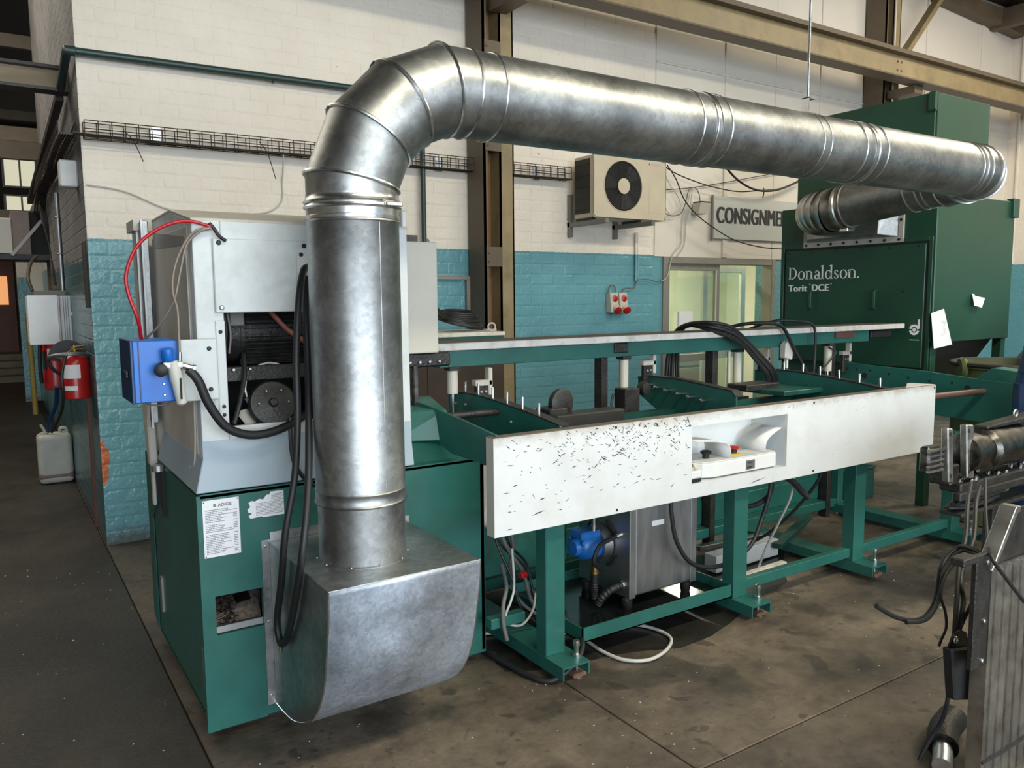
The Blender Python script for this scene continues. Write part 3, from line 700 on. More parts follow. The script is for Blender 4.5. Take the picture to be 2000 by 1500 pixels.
# placards
p = G().box(0.585, 0.712, YF - 0.003, YF, 0.683, 0.892).build('rating_placard', 'paper', mc, label='white printed specification placard')
for x, zz in ((0.59, 0.886), (0.707, 0.887), (0.59, 0.688), (0.707, 0.690)): bolt(p, (x, YF - 0.003, zz), (0, -1, 0), 0.0022, 0.0015, 'black', 'rivet')
text_mesh('ADIGE', 0.0165, (0.638, YF - 0.0035, 0.866), (1, 0, 0), (0, 0, 1), 'ink_g', 'heading', p, 0.0002, 1.0, 0.0006)
pr = G(); pr.box(0.622, 0.632, YF - 0.0038, YF - 0.003, 0.866, 0.877); rnd = random.Random(5); zz = 0.854
while zz > 0.695:
    x = 0.593
    e = 0.665 + rnd.uniform(-0.02, 0.025)
    while x < e:
        w = rnd.uniform(0.004, 0.013); pr.box(x, min(x + w, e), YF - 0.0036, YF - 0.003, zz, zz + 0.0026); x += w + 0.0017
    pr.box(0.690, 0.704, YF - 0.0036, YF - 0.003, zz, zz + 0.0022) if rnd.random() < 0.8 else None
    zz -= 0.0062 if rnd.random() < 0.8 else 0.011
pr.build('print_lines', 'ink_g', p)
torn = [(0.742, 0.838), (0.752, 0.846), (0.746, 0.862), (0.757, 0.868), (0.770, 0.864), (0.785, 0.872), (0.800, 0.868), (0.813, 0.884), (0.822, 0.882), (0.828, 0.893), (0.876, 0.893),
        (0.876, 0.802), (0.80, 0.801), (0.79, 0.806), (0.752, 0.802), (0.744, 0.812), (0.758, 0.822), (0.744, 0.826)]
p2 = G().prism(torn, 'y', YF - 0.002, YF).build('torn_sticker', 'paper', mc, label='torn white warning sticker')
pr = G(); zz = 0.882
while zz > 0.808:
    x = 0.772 if zz < 0.86 else 0.83
    while x < 0.868:
        w = rnd.uniform(0.004, 0.012); pr.box(x, x + w, YF - 0.0026, YF - 0.002, zz, zz + 0.002); x += w + 0.002
    zz -= 0.0055
pr.build('print_lines', 'ink_g', p2)

# ---- grey upper housing with a big front window
HX0, HX1 = 0.597, 1.41; ox0, ox1, oz0, oz1 = 0.692, 1.16, 1.150, 1.560
h = G()
h.box(HX0, ox0, YF, YF + 0.02, 1.04, 1.876); h.box(ox1, HX1, YF, YF + 0.02, 1.04, 1.876)
h.box(ox0, ox1, YF, YF + 0.02, oz1, 1.876); h.box(ox0, ox1, YF, YF + 0.02, 1.04, oz0)
h.prism([(YF + 0.02, 1.04), (3.68, 1.04), (3.68, 1.93), (3.28, 1.937), (YF + 0.02, 1.877)], 'x', HX0, HX0 + 0.02)
h.prism([(YF + 0.02, 1.04), (3.68, 1.04), (3.68, 1.93), (3.28, 1.937), (YF + 0.02, 1.877)], 'x', HX1 - 0.02, HX1)
hs = h.build('upper_housing', 'grey', mc, bevel=0.004, seg=2)
G().prism([(YF, 1.872), (3.28, 1.934), (3.68, 1.928), (3.68, 1.940), (3.28, 1.946), (YF, 1.884)], 'x', HX0 - 0.002, HX1 + 0.002).build('roof_panel', 'beige', hs, bevel=0.003)
# flared skirt
G().hexa([(X0, YF - 0.003, 0.920), (HX1 + 0.01, YF - 0.003, 0.920), (HX1 + 0.01, 3.68, 0.920), (X0, 3.68, 0.920), (HX0, YF, 1.045), (HX1, YF, 1.045), (HX1, 3.68, 1.045), (HX0, 3.68, 1.045)]).build('skirt', 'grey2', hs, bevel=0.003)
G().box(HX0, HX1, YF - 0.001, YF + 0.003, 1.04, 1.105).build('front_band', 'grey2', hs)
# left flank skin: warm grey sheet with a long vent slot and a moulded seam
G().box(HX0 - 0.004, HX0, YF + 0.06, 3.68, 1.05, 1.86).build('flank_sheet', 'beige', hs, bevel=0.002)
G().hexa([(HX0 - .006, 3.00, 1.795), (HX0 - .002, 3.00, 1.795), (HX0 - .002, 3.62, 1.815), (HX0 - .006, 3.62, 1.815), (HX0 - .006, 3.00, 1.825), (HX0 - .002, 3.00, 1.825), (HX0 - .002, 3.62, 1.88), (HX0 - .006, 3.62, 1.88)]).build('vent_slot', 'frame', hs)
G().tube([(HX0 - 0.005, 2.99, 1.80), (HX0 - 0.005, 2.985, 1.4), (HX0 - 0.006, 2.99, 1.15), (HX0 - 0.008, 3.03, 1.0), (HX0 - .012, 3.09, 0.985)], 0.004, 6).build('seam', 'cream', hs, smooth=True)
# inside of the bay
bay = G(); bay.box(HX0 + 0.02, HX1 - 0.02, 3.36, 3.38, 1.0, 1.86); bay.box(HX0 + 0.02, HX1 - 0.02, YF + 0.02, 3.38, 1.0, 1.135); bay.box(HX0 + 0.021, HX0 + 0.03, YF + 0.02, 3.38, 1.0, 1.86)
bay.build('bay_lining', 'dark', hs)
G().box(0.66, 0.692, YF - 0.006, YF + 0.004, 1.145, 1.53).build('bay_edge_strip', 'grey', hs, bevel=0.002)
for zz in (1.49, 1.225, 1.195): bolt(hs, (0.676, YF - 0.006, zz), (0, -1, 0), 0.007, 0.004, 'black')
# cover plate and its small tab
cp = G().box(0.662, 1.20, YF - 0.014, YF, 1.557, 1.815).build('cover_plate', 'grey', hs, bevel=0.003)
tb = G().box(0.955, 1.02, YF - 0.017, YF - 0.014, 1.58, 1.775).build('tab_plate', 'grey', cp, bevel=0.001)
for x, zz in ((0.682, 1.800), (0.985, 1.797), (0.682, 1.575)): bolt(cp, (x, YF - 0.014, zz), (0, -1, 0), 0.009, 0.006, 'black' if zz > 1.7 else 'steel')
bolt(cp, (0.972, YF - 0.017, 1.765), (0, -1, 0), 0.008, 0.005, 'black')
# mounting plate for the blue box
mp = G().box(0.535, 0.656, YF - 0.035, YF - 0.008, 1.255, 1.468).build('mounting_plate', 'grey', hs, bevel=0.005, seg=2)
for zz in (1.435, 1.293): bolt(mp, (0.628, YF - 0.035, zz), (0, -1, 0), 0.008, 0.005, 'black')
# motor with cooling fins
mo = G().lathe((0.72, 3.16, 1.475), (1, 0, 0), [(0, 0.09), (0.02, 0.112), (0.06, 0.112), (0.065, 0.10), (0.62, 0.10)], 28).build('motor', 'black_m', mc, smooth=True)
for k in range(17):
    a = PI * (0.62 + 0.85 * k / 16)
    d = Vector((0, math.cos(a), math.sin(a))); c = Vector((0, 3.16, 1.475))
    q0 = c + d * 0.098; q1 = c + d * 0.124; w = Vector((0, -d.z, d.y)) * 0.002
    G().hexa([Vector((0.80, 0, 0)) + q0 - w, Vector((1.33, 0, 0)) + q0 - w, Vector((1.33, 0, 0)) + q0 + w, Vector((0.80, 0, 0)) + q0 + w,
              Vector((0.80, 0, 0)) + q1 - w, Vector((1.33, 0, 0)) + q1 - w, Vector((1.33, 0, 0)) + q1 + w, Vector((0.80, 0, 0)) + q1 + w]).build('cooling_fin', 'black_m', mo)
G().box(0.735, 0.79, 3.02, 3.08, 1.505, 1.60).build('terminal_box', 'cable_g', mo, bevel=0.004)
G().box(0.66, 1.38, 3.02, 3.06, 1.300, 1.355).build('cross_beam', 'black_m', mc, bevel=0.003)
for x in (0.74, 0.80, 0.98): bolt(mc, (x, 3.02, 1.345), (0, -1, 0), 0.008, 0.012, 'steel')
pu = G().lathe((0.862, 2.955, 1.215), (-0.12, -1, 0.35), [(-0.04, 0.085), (0.0, 0.088), (0.012, 0.080), (0.014, 0.05), (0.02, 0.018), (0.03, 0.012)], 32).build('pulley', 'black_m', mc, smooth=True)
for k in range(6):
    a = 2 * PI * k / 6
    bolt(pu, (0.862 + 0.055 * math.cos(a), 2.94 - 0.004 * math.sin(a), 1.22 + 0.052 * math.sin(a)), (-0.12, -1, 0.35), 0.005, 0.006, 'steel')
G().torus((0.88, 3.03, 1.265), (0, -1, 0.2), 0.098, 0.006, 20, 6).build('belt_guard', 'steel', mc, smooth=True)
G().lathe((0.89, 2.965, 1.105), (-0.12, -1, 0.35), [(-0.05, 0.09), (0.0, 0.092), (0.01, 0.084), (0.012, 0.02)], 32).build('pulley', 'black_m', mc, smooth=True)
G().bar((0.775, 2.99, 1.24), (0.835, 2.97, 1.135), 0.02, 0.012).build('belt', 'black', mc)
G().bar((0.76, 3.0, 1.19), (0.79, 2.97, 1.14), 0.045, 0.02).build('belt_tensioner', 'beige', mc)
for nm, mt, r, pts in (
        ('oil_line', 'brownhose', 0.010, [(0.865, 3.03, 1.585), (0.935, 2.98, 1.49), (1.005, 2.94, 1.43), (1.05, 2.93, 1.38)]),
        ('oil_line', 'brownhose', 0.009, [(1.02, 2.94, 1.40), (1.035, 2.935, 1.30), (1.035, 2.93, 1.22), (0.995, 2.925, 1.18), (0.93, 2.925, 1.155), (0.85, 2.94, 1.14)]),
        ('conduit_hose', 'black', 0.009, [(0.79, 3.06, 1.40), (0.775, 3.0, 1.33), (0.745, 2.955, 1.24), (0.715, 2.94, 1.155)]),
        ('wire', 'cable_g', 0.004, [(0.715, 2.97, 1.565), (0.72, 2.95, 1.48), (0.712, 2.95, 1.41)]),
        ('wire', 'black', 0.006, [(0.702, 2.96, 1.565), (0.705, 2.95, 1.50), (0.698, 2.95, 1.42)])):
    G().tube(pts, r, 8).build(nm, mt, mc, smooth=True)

# ---- rear column, guide rail and lever on the left flank
G().prism([(3.80, 0.93), (4.10, 0.93), (4.16, 1.10), (4.16, 1.96), (3.80, 1.955)], 'x', 0.585, 0.80).build('rear_cover', 'beige', mc, bevel=0.005)
gr = G().box(0.555, 0.578, 3.66, 3.80, 1.08, 1.935).build('guide_rail', 'galv', mc, bevel=0.003)
G().box(0.548, 0.556, 3.65, 3.675, 1.06, 1.935).box(0.548, 0.556, 3.785, 3.81, 1.06, 1.935).build('rail_edge', 'steel', gr)
G().box(0.535, 0.60, 3.75, 3.95, 1.90, 1.945).build('rail_cap', 'beige', gr)
G().prism([(3.70, 1.20), (3.90, 1.20), (3.86, 1.05), (3.80, 0.88), (3.74, 0.88), (3.76, 1.05)], 'x', 0.545, 0.58).build('support_arm', 'beige', mc, bevel=0.006)
G().cyl((0.56, 3.62, 0.88), (0.56, 3.62, 0.905), 0.03, n=14).build('clamp_nut', 'steel', mc)
G().box(0.552, 0.567, 3.755, 3.79, 0.70, 0.885).build('tie_bar', 'beige', mc, bevel=0.003)
G().prism([(3.60, 0.68), (3.76, 0.80), (3.76, 0.89), (3.60, 0.89)], 'x', 0.566, 0.581).build('flank_recess', 'dark', mc)

# ---- electrical box right of the duct and the dirty bracket below it
eb = G().box(1.52, 1.722, 3.25, 3.50, 1.352, 1.855).build('electrical_box', 'cream', mc, bevel=0.006, seg=2)
G().box(1.55, 1.70, 3.40, 3.50, 1.855, 1.895).build('top_bracket', 'black_m', eb)
G().box(1.395, 1.415, 2.925, 3.35, 1.02, 1.95).build('side_sheet', 'white', mc, bevel=0.004)
br = G().box(1.56, 1.80, 3.28, 3.42, 1.285, 1.352).build('cutter_bracket', 'black_m', mc, bevel=0.008)
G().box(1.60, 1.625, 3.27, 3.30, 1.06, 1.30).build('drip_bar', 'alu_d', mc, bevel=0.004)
for k in range(4): bolt(br, (1.585 + 0.05 * k, 3.28, 1.31), (0, -1, 0), 0.010, 0.012, 'steel')

# ---- blue service box and air preparation unit
bb = thing('blue_control_box', 'blue steel control box hanging on the left of the machine', 'control box', (0.44, 2.95, 1.262))
bx = G().box(0.382, 0.520, 2.85, 3.10, 1.264, 1.470).build('body', 'blue', bb, bevel=0.003)
G().box(0.374, 0.383, 2.852, 3.098, 1.262, 1.472).build('door', 'blue_dk', bb, bevel=0.002)
G().box(0.362, 0.374, 2.90, 2.93, 1.345, 1.372).build('latch', 'black_m', bb, bevel=0.003)
G().box(0.398, 0.401, 2.846, 2.850, 1.264, 1.470).build('door_seam', 'blue_dk', bb)
for zz in (1.325, 1.288): bolt(bb, (0.472, 2.85, zz), (0, -1, 0), 0.0055, 0.004, 'bright')
fr = thing('air_filter_regulator', 'grey and blue air filter regulator on the front of the blue box', 'regulator', (0.50, 2.81, 1.30))
G().lathe((0.502, 2.822, 1.372), (0.16, 0, -1), [(-0.03, 0.013), (-0.022, 0.020), (0.03, 0.021), (0.05, 0.019), (0.115, 0.017), (0.122, 0.008)], 20).build('filter_bowl', 'cable_w', fr, smooth=True)
G().box(0.513, 0.519, 2.800, 2.804, 1.275, 1.345).build('sight_slot', 'dark', fr)
G().lathe((0.488, 2.822, 1.40), (-0.12, 0, 1), [(0, 0.017), (0.006, 0.021), (0.04, 0.020), (0.046, 0.014)], 20).build('adjusting_knob', 'blue', fr, smooth=True)
G().box(0.466, 0.528, 2.806, 2.846, 1.378, 1.398).build('manifold', 'plastic', fr, bevel=0.004)
G().lathe((0.468, 2.845, 1.378), (-0.25, -1, -0.1), [(0, 0.014), (0.012, 0.021), (0.05, 0.021), (0.055, 0.012)], 20).build('pressure_gauge', 'black', fr, smooth=True)
G().lathe((0.528, 2.82, 1.385), (1, -0.1, -0.35), [(0, 0.012), (0.03, 0.012), (0.032, 0.015), (0.04, 0.015)], 14).build('hose_fitting', 'bright', fr, smooth=True)
G().cyl((0.520, 2.822, 1.40), (0.522, 2.822, 1.43), 0.006).build('tube_fitting', 'bright', fr, smooth=True)

def hose(name, mat, r, pts, label, cat='hose', n=10, group=None):
    o = G().tube(pts, r, n).build(name, mat, smooth=True, label=label, cat=cat, group=group)
    return recentre(o)
hose('air_hose', 'redhose', 0.0062, [(0.430, 2.98, 1.470), (0.415, 2.93, 1.54), (0.392, 2.93, 1.62), (0.388, 2.93, 1.69), (0.42, 2.92, 1.775), (0.475, 2.91, 1.83), (0.54, 2.90, 1.862), (0.60, 2.90, 1.868), (0.660, 2.895, 1.852)], 'red air hose arching over the blue box')
hose('air_tube', 'clearhose', 0.0042, [(0.445, 3.0, 1.470), (0.482, 2.93, 1.52), (0.525, 2.895, 1.60), (0.55, 2.89, 1.70), (0.575, 2.89, 1.79), (0.62, 2.893, 1.835), (0.66, 2.895, 1.848)], 'smoky tube running from the blue box top to the housing corner')
hose('air_tube', 'clearhose', 0.0042, [(0.521, 2.822, 1.43), (0.523, 2.83, 1.50), (0.528, 2.86, 1.57), (0.520, 2.88, 1.64), (0.535, 2.89, 1.72), (0.572, 2.89, 1.80), (0.61, 2.893, 1.838), (0.665, 2.895, 1.85)], 'smoky tube rising from the air regulator')
hose('tube_connector', 'black', 0.006, [(0.652, 2.895, 1.866), (0.668, 2.893, 1.845), (0.682, 2.892, 1.823), (0.705, 2.893, 1.806)], 'black cable end where the tubes gather on the housing corner', 'cable')
hose('air_supply_hose', 'black', 0.0155, [(0.545, 2.818, 1.372), (0.575, 2.815, 1.33), (0.605, 2.82, 1.25), (0.66, 2.83, 1.165), (0.74, 2.845, 1.125), (0.83, 2.86, 1.125), (0.92, 2.87, 1.155), (1.0, 2.885, 1.20)], 'thick black hose sagging from the air regulator across the housing', n=14)
hose('loop_wire', 'cable_g', 0.003, [(0.415, 2.95, 1.266), (0.44, 2.93, 1.247), (0.49, 2.92, 1.247), (0.515, 2.93, 1.262)], 'thin grey wire looped under the blue box', 'wire')
# hoses hanging beside the duct
hose('drain_hose', 'black', 0.0125, [(0.985, 2.86, 1.72), (0.945, 2.80, 1.70), (0.905, 2.74, 1.60), (0.875, 2.70, 1.40), (0.865, 2.68, 1.20), (0.845, 2.67, 1.0), (0.800, 2.66, 0.80), (0.792, 2.70, 0.62), (0.790, 2.765, 0.46), (0.792, 2.745, 0.385), (0.796, 2.70, 0.40), (0.796, 2.62, 0.50), (0.796, 2.53, 0.66), (0.803, 2.49, 0.78), (0.84, 2.53, 0.95), (0.875, 2.60, 1.12), (0.915, 2.70, 1.35), (0.935, 2.76, 1.55), (0.965, 2.82, 1.68)], 'black hose hanging in a long loop beside the duct', n=12)
hose('drain_hose', 'black', 0.008, [(0.90, 2.87, 1.17), (0.895, 2.86, 1.08), (0.905, 2.86, 1.00), (0.945, 2.87, 0.935), (1.0, 2.88, 0.89)], 'short thin black hose curving behind the hanging loop', n=8)
o = G().cyl((0.792, 2.74, 0.372), (0.792, 2.74, 0.35), 0.006, n=10).build('hose_tip', 'brass'); tag(o, 'small brass plug at the lower end of the hanging hose', 'plug'); recentre(o)

# ================================================================ extraction duct
dt = thing('extraction_duct', 'big galvanised extraction duct rising from its hood and bending over the bench', 'duct', (1.045, 2.57, 0.1))
DX, DY, DR, DZ = 1.045, 2.57, 0.153, 2.33
# hood: profile in (y, z) extruded across x
prof = [(2.905, 0.704), (2.290, 0.704), (2.297, 0.62), (2.313, 0.544), (2.345, 0.405), (2.385, 0.318), (2.445, 0.240), (2.52, 0.180), (2.603, 0.136), (2.70, 0.100), (2.80, 0.083), (2.905, 0.075)]
H0, H1 = 0.815, 1.357
skin = G()
_pp = [(v.y, v.z) for v in spline([(0, y, z) for y, z in prof[1:]], 5)]
skin.add([(x, y, z) for y, z in _pp for x in (H0, H1)], [(2 * i, 2 * i + 1, 2 * i + 3, 2 * i + 2) for i in range(len(_pp) - 1)])
prof = [prof[0]] + _pp
hood = skin.build('hood_front', 'galv_hood', dt, smooth=True)
hood.modifiers.new('thick', 'SOLIDIFY').thickness = 0.002
G().prism(prof, 'x', H0 - 0.001, H0 + 0.002).build('hood_side', 'galv', dt)
G().prism(prof, 'x', H1 - 0.002, H1 + 0.001).build('hood_side', 'galv', dt)
G().box(H0, H1, 2.29, 2.905, 0.702, 0.705).build('hood_top', 'galv', dt)
sl = G()
for xx in (H0, H1):
    sl.tube([(xx, y, z) for y, z in prof[1:]], 0.0035, 6, 0)
sl.tube([(H0, 2.29, 0.704), (H1, 2.29, 0.704)], 0.0025, 6, 0)
sl.build('folded_seam', 'galv_ring', dt, smooth=True)
# fixing flange against the cabinet
G().box(0.785, 0.817, 2.908, 2.914, 0.075, 0.715).box(0.817, H1, 2.908, 2.914, 0.700, 0.742).box(H1, H1 + 0.03, 2.908, 2.914, 0.075, 0.715).build('hood_flange', 'galv_ring', dt)
for zz in (0.69, 0.40, 0.11): bolt(dt, (0.80, 2.908, zz), (0, -1, 0), 0.005, 0.004, 'bright', 'rivet')
# vertical pipe
G().lathe((DX, DY, 0.705), (0, 0, 1), [(0, 0.162), (0.004, 0.162), (0.005, 0.150), (0.205, 0.150), (0.205, 0.1)], 48).build('spigot', 'galv', dt, smooth=True)
for k in range(10):
    a = 2 * PI * k / 10 + 0.3
    bolt(dt, (DX + 0.157 * math.cos(a), DY + 0.157 * math.sin(a), 0.709), (0, 0, 1), 0.004, 0.004, 'bright', 'rivet')
G().lathe((DX, DY, 0.905), (0, 0, 1), [(0, 0.148), (0.0, 0.158), (0.006, 0.1605), (0.012, 0.156), (0.040, 0.1555), (0.046, 0.158), (0.052, 0.154), (0.945, DR), (0.95, 0.156), (0.957, 0.154), (0.957, 0.10)], 56).build('vertical_pipe', 'galv', dt, smooth=True)
G().box(DX + 0.028, DX + 0.0295, DY - 0.1512, DY - 0.147, 0.96, 1.85).build('lock_seam', 'flex', dt)
G().lathe((DX, DY, 1.862), (0, 0, 1), [(0, 0.15), (0, 0.156), (0.01, 0.157), (0.012, 0.1545), (0.034, 0.1545), (0.036, 0.160), (0.040, 0.1635), (0.046, 0.160), (0.052, 0.160), (0.058, 0.1635), (0.062, 0.158), (0.075, 0.1545), (0.08, 0.1545), (0.08, 0.1)], 56).build('clamp_band', 'galv_ring', dt, smooth=True)
G().box(DX + 0.05, DX + 0.11, DY - 0.162, DY - 0.13, 1.899, 1.915).build('clamp_toggle', 'bright', dt, bevel=0.004)

def gore_elbow(C, e0, e1, Rb, r, angles, parent, mat='galv', n=44, bead=0.006, name='elbow_gore', hi=None):
    """segmented bend: centre C, starts at C - e0*Rb... e0 points from centre to start of bend, e1 is the bend's outward direction at its end"""
    C = Vector(C); e0 = Vector(e0).normalized(); e1 = Vector(e1).normalized(); ax = e0.cross(e1).normalized()
    def ring(a, rr, half):
        # ellipse in the radial plane at angle a; the gore axis is tilted by half
        er = e0 * math.cos(a) + e1 * math.sin(a)
        return [C + er * (Rb / math.cos(half) + 0) + er * (rr / math.cos(half)) * math.cos(t) + ax * rr * math.sin(t) for t in [2 * PI * i / n for i in range(n)]]
    hs = (angles[1] - angles[0]) / 2
    rings = []
    for k, a in enumerate(angles):
        rings.append((a, hs))
    start = [C + e0 * Rb + e0 * r * math.cos(t) + ax * r * math.sin(t) for t in [2 * PI * i / n for i in range(n)]]
    end = [C + e1 * Rb + e1 * r * math.cos(t) + ax * r * math.sin(t) for t in [2 * PI * i / n for i in range(n)]]
    seq = [start] + [ring(a, r, hs) for a, _ in rings] + [end]
    for k in range(len(seq) - 1):
        fs = [(i, (i + 1) % n, n + (i + 1) % n, n + i) for i in range(n)]
        G().add(seq[k] + seq[k + 1], fs).build(name, mat, parent, smooth=True)
    for a, _ in rings:
        pts = ring(a, r + 0.003, hs)
        g = G(); g.tube(pts + [pts[0]], bead, 6, 0); g.build('seam_bead', 'galv_ring', parent, smooth=True)
Rb = 0.43
CE = (DX + Rb, DY, DZ - Rb)
G().cyl((DX, DY, 1.935), (DX, DY, CE[2]), DR, n=44, caps=False).build('elbow_gore', 'galv', dt, smooth=True) if CE[2] > 1.94 else None
q = PI / 8
gore_elbow(CE, (-1, 0, 0), (0, 0, 1), Rb, DR, [q * (k + 0.5) for k in range(4)], dt)

def straight(x0, x1, parent, mat='galv'):
    G().cyl((x0, DY, DZ), (x1, DY, DZ), DR, n=48, caps=False).build('straight_section', mat, parent, smooth=True)
def band(x, w, parent):
    G().lathe((x, DY, DZ), (1, 0, 0), [(0, DR), (0.001, DR + 0.005), (0.005, DR + 0.006), (0.008, DR + 0.002), (w - 0.008, DR + 0.002), (w - 0.005, DR + 0.006), (w - 0.001, DR + 0.005), (w, DR)], 48).build('joint_band', 'galv_ring', parent, smooth=True)
for x0, x1 in ((CE[0], 2.60), (2.60, 3.74), (3.74, 4.93)): straight(x0, x1, dt)
for x in (1.475, 1.575, 2.555, 2.725, 3.70, 3.88, 4.83): G().torus((x, DY, DZ), (1, 0, 0), DR + 0.001, 0.0045, 48, 6).build('seam_bead', 'galv_ring', dt, smooth=True)
for x in (2.63, 3.775): band(x, 0.035, dt)
G().torus((3.36, DY, DZ), (1, 0, 0), DR + 0.0, 0.003, 48, 6).build('seam_bead', 'galv_ring', dt, smooth=True)
for x0, x1 in ((1.6, 2.55), (2.75, 3.69), (3.90, 4.82)):
    a = math.radians(205)
    G().bar((x0, DY + (DR + .0005) * math.cos(a), DZ - (DR + .0005) * math.sin(a) * 0.0 + 0.03), (x1, DY + (DR + .0005) * math.cos(a), DZ + 0.03), 0.010, 0.004, (0, 0.3, 1)).build('lock_seam', 'galv_ring', dt)
# far bend towards the wall, then the return run
X2 = 5.33; R2 = 0.40
gore_elbow((X2 - R2, DY + R2, DZ), (0, -1, 0), (1, 0, 0), R2, DR, [q * (k + 0.5) for k in range(4)], dt, bead=0.007)
for x in (4.87, 4.93): G().torus((x, DY, DZ), (1, 0, 0), DR + 0.002, 0.006, 48, 6).build('seam_bead', 'galv_ring', dt, smooth=True)
Z2 = 2.25; Y2 = 3.62
G().cyl((X2, DY + R2, DZ), (X2, Y2, Z2), DR, n=48, caps=False).build('return_section', 'galv', dt, smooth=True)
dirv = Vector((0, Y2 - DY - R2, Z2 - DZ)).normalized()
for t in (0.06, 0.12, 0.24):
    p = Vector((X2, DY + R2, DZ)).lerp(Vector((X2, Y2, Z2)), t)
    G().torus(p, dirv, DR + 0.001, 0.005, 48, 6).build('seam_bead', 'galv_ring', dt, smooth=True)
# ribbed elbow into the collector
def ribbed(C, e0, e1, Rb, r, n, parent):
    C = Vector(C); e0 = Vector(e0).normalized(); e1 = Vector(e1).normalized(); ax = e0.cross(e1)
    m = 44; vs = []; steps = n * 4
    for j in range(steps + 1):
        a = PI / 2 * j / steps; er = e0 * math.cos(a) + e1 * math.sin(a)
        rr = r + (0.007 if j % 4 == 0 else -0.001)
        for i in range(m):
            t = 2 * PI * i / m; vs.append(C + er * Rb + er * rr * math.cos(t) + ax * rr * math.sin(t))
    fs = [(j * m + i, j * m + (i + 1) % m, (j + 1) * m + (i + 1) % m, (j + 1) * m + i) for j in range(steps) for i in range(m)]
    G().add(vs, fs).build('ribbed_elbow', 'flex', parent, smooth=True)
RC = 0.24
ribbed((X2 + RC, Y2 + 0.14, Z2 - 0.02), (-1, 0, 0), (0, 1, 0), RC, DR + 0.004, 8, dt)
G().lathe((X2, Y2 - 0.02, Z2), (0, 1, -0.1), [(0, DR), (0.003, DR + 0.012), (0.012, DR + 0.014), (0.02, DR + 0.006), (0.04, DR + 0.006), (0.048, DR + 0.014), (0.058, DR + 0.012), (0.075, DR + 0.006), (0.085, DR + 0.012), (0.16, DR + 0.006)], 44).build('clamp_band', 'flex', dt, smooth=True)
G().box(X2 - 0.03, X2 + 0.06, Y2 - 0.02, Y2 + 0.05, Z2 - DR - 0.035, Z2 - DR - 0.005).build('clamp_toggle', 'bright', dt, bevel=0.004)
G().cyl((X2 + RC, Y2 + 0.14 + RC, Z2 - 0.02), (5.74, Y2 + 0.14 + RC, Z2 - 0.03), DR + 0.004, n=40, caps=False).build('ribbed_tail', 'flex', dt, smooth=True)
# transition box and bolted flange on the collector face
G().hexa([(5.64, 3.58, 2.05), (5.795, 3.50, 2.035), (5.795, 4.30, 2.035), (5.64, 4.20, 2.05), (5.66, 3.58, 2.34), (5.795, 3.50, 2.37), (5.795, 4.30, 2.37), (5.66, 4.20, 2.34)]).build('transition_box', 'galv', dt, bevel=0.003)
fl2 = G().box(5.782, 5.80, 3.46, 4.34, 1.992, 2.036).box(5.782, 5.80, 3.46, 3.502, 2.036, 2.37).box(5.782, 5.80, 4.30, 4.34, 2.036, 2.37).box(5.782, 5.80, 3.46, 4.34, 2.37, 2.42).build('inlet_flange', 'beige', dt, bevel=0.002)
for k in range(8): bolt(fl2, (5.782, 3.49 + 0.117 * k, 2.013), (-1, 0, 0), 0.011, 0.008, 'black')
for zz in (2.16, 2.30): bolt(fl2, (5.782, 3.48, zz), (-1, 0, 0), 0.011, 0.008, 'black')
# hanger
G().cyl((3.425, DY, 2.53), (3.425, DY, 5.3), 0.006, n=8).build('hanger_rod', 'bright', dt, smooth=True)
G().box(3.405, 3.412, DY - 0.02, DY + 0.02, 2.485, 2.56).box(3.405, 3.46, DY - 0.02, DY + 0.02, 2.555, 2.562).build('hanger_bracket', 'galv_ring', dt)
G().torus((3.415, DY, DZ), (1, 0, 0), DR + 0.001, 0.003, 40, 6).build('hanger_strap', 'galv_ring', dt)

# ================================================================ dust collector
dc = thing('dust_collector', 'tall dark green dust collector cabinet with bolted door panel and duct inlet', 'dust collector', (6.35, 3.9, 0))
CX, CY0, CY1 = 5.80, 3.215, 4.58
lower = G().box(CX, 6.93, CY0, CY1, 1.24, 2.33).build('lower_body', 'coll', dc, bevel=0.006)
upper = G().box(CX + 0.03, 6.60, 3.285, 4.45, 2.33, 3.055).build('upper_body', 'coll', dc, bevel=0.004)
G().prism([(5.83, 2.92), (5.83, 3.055), (5.80, 3.055), (5.80, 2.93), (5.815, 2.915)], 'y', 3.27, 3.325).build('corner_lug', 'coll', upper, bevel=0.003)
G().box(5.835, 5.845, 3.27, 3.28, 2.33, 3.05).build('corner_seam', 'coll', upper)
G().box(6.86, 6.95, 3.19, 3.25, 2.20, 2.35).build('corner_lug', 'coll', lower, bevel=0.004)
# door panel in the left face with dark gasket
G().box(CX - 0.004, CX + 0.001, 3.245, 4.53, 1.03, 2.0).build('gasket', 'coll_dk', lower)
dp = G().box(CX - 0.018, CX - 0.004, 3.28, 4.51, 1.05, 1.972).build('door_panel', 'coll', lower, bevel=0.003)
G().box(CX - 0.012, CX, 3.232, 3.262, 1.03, 2.02).box(CX - 0.012, CX, 4.535, 4.565, 1.03, 2.02).box(CX - 0.012, CX, 3.262, 4.535, 1.99, 2.02).build('door_surround', 'coll', lower, bevel=0.002)
for y in (4.23, 3.655):
    G().tube([(CX - 0.018, y, 1.63), (CX - 0.05, y, 1.625), (CX - 0.055, y, 1.60), (CX - 0.055, y, 1.52), (CX - 0.05, y, 1.495), (CX - 0.018, y, 1.49)], 0.010, 8, 4).build('handle', 'coll', dp, smooth=True)
for k in range(6): bolt(dp, (CX - 0.018, 3.33 + 0.23 * k, 1.955), (-1, 0, 0), 0.008, 0.006, 'coll_dk')
for k in range(5): bolt(dp, (CX - 0.018, 4.49, 1.1 + 0.2 * k), (-1, 0, 0), 0.008, 0.006, 'coll_dk')
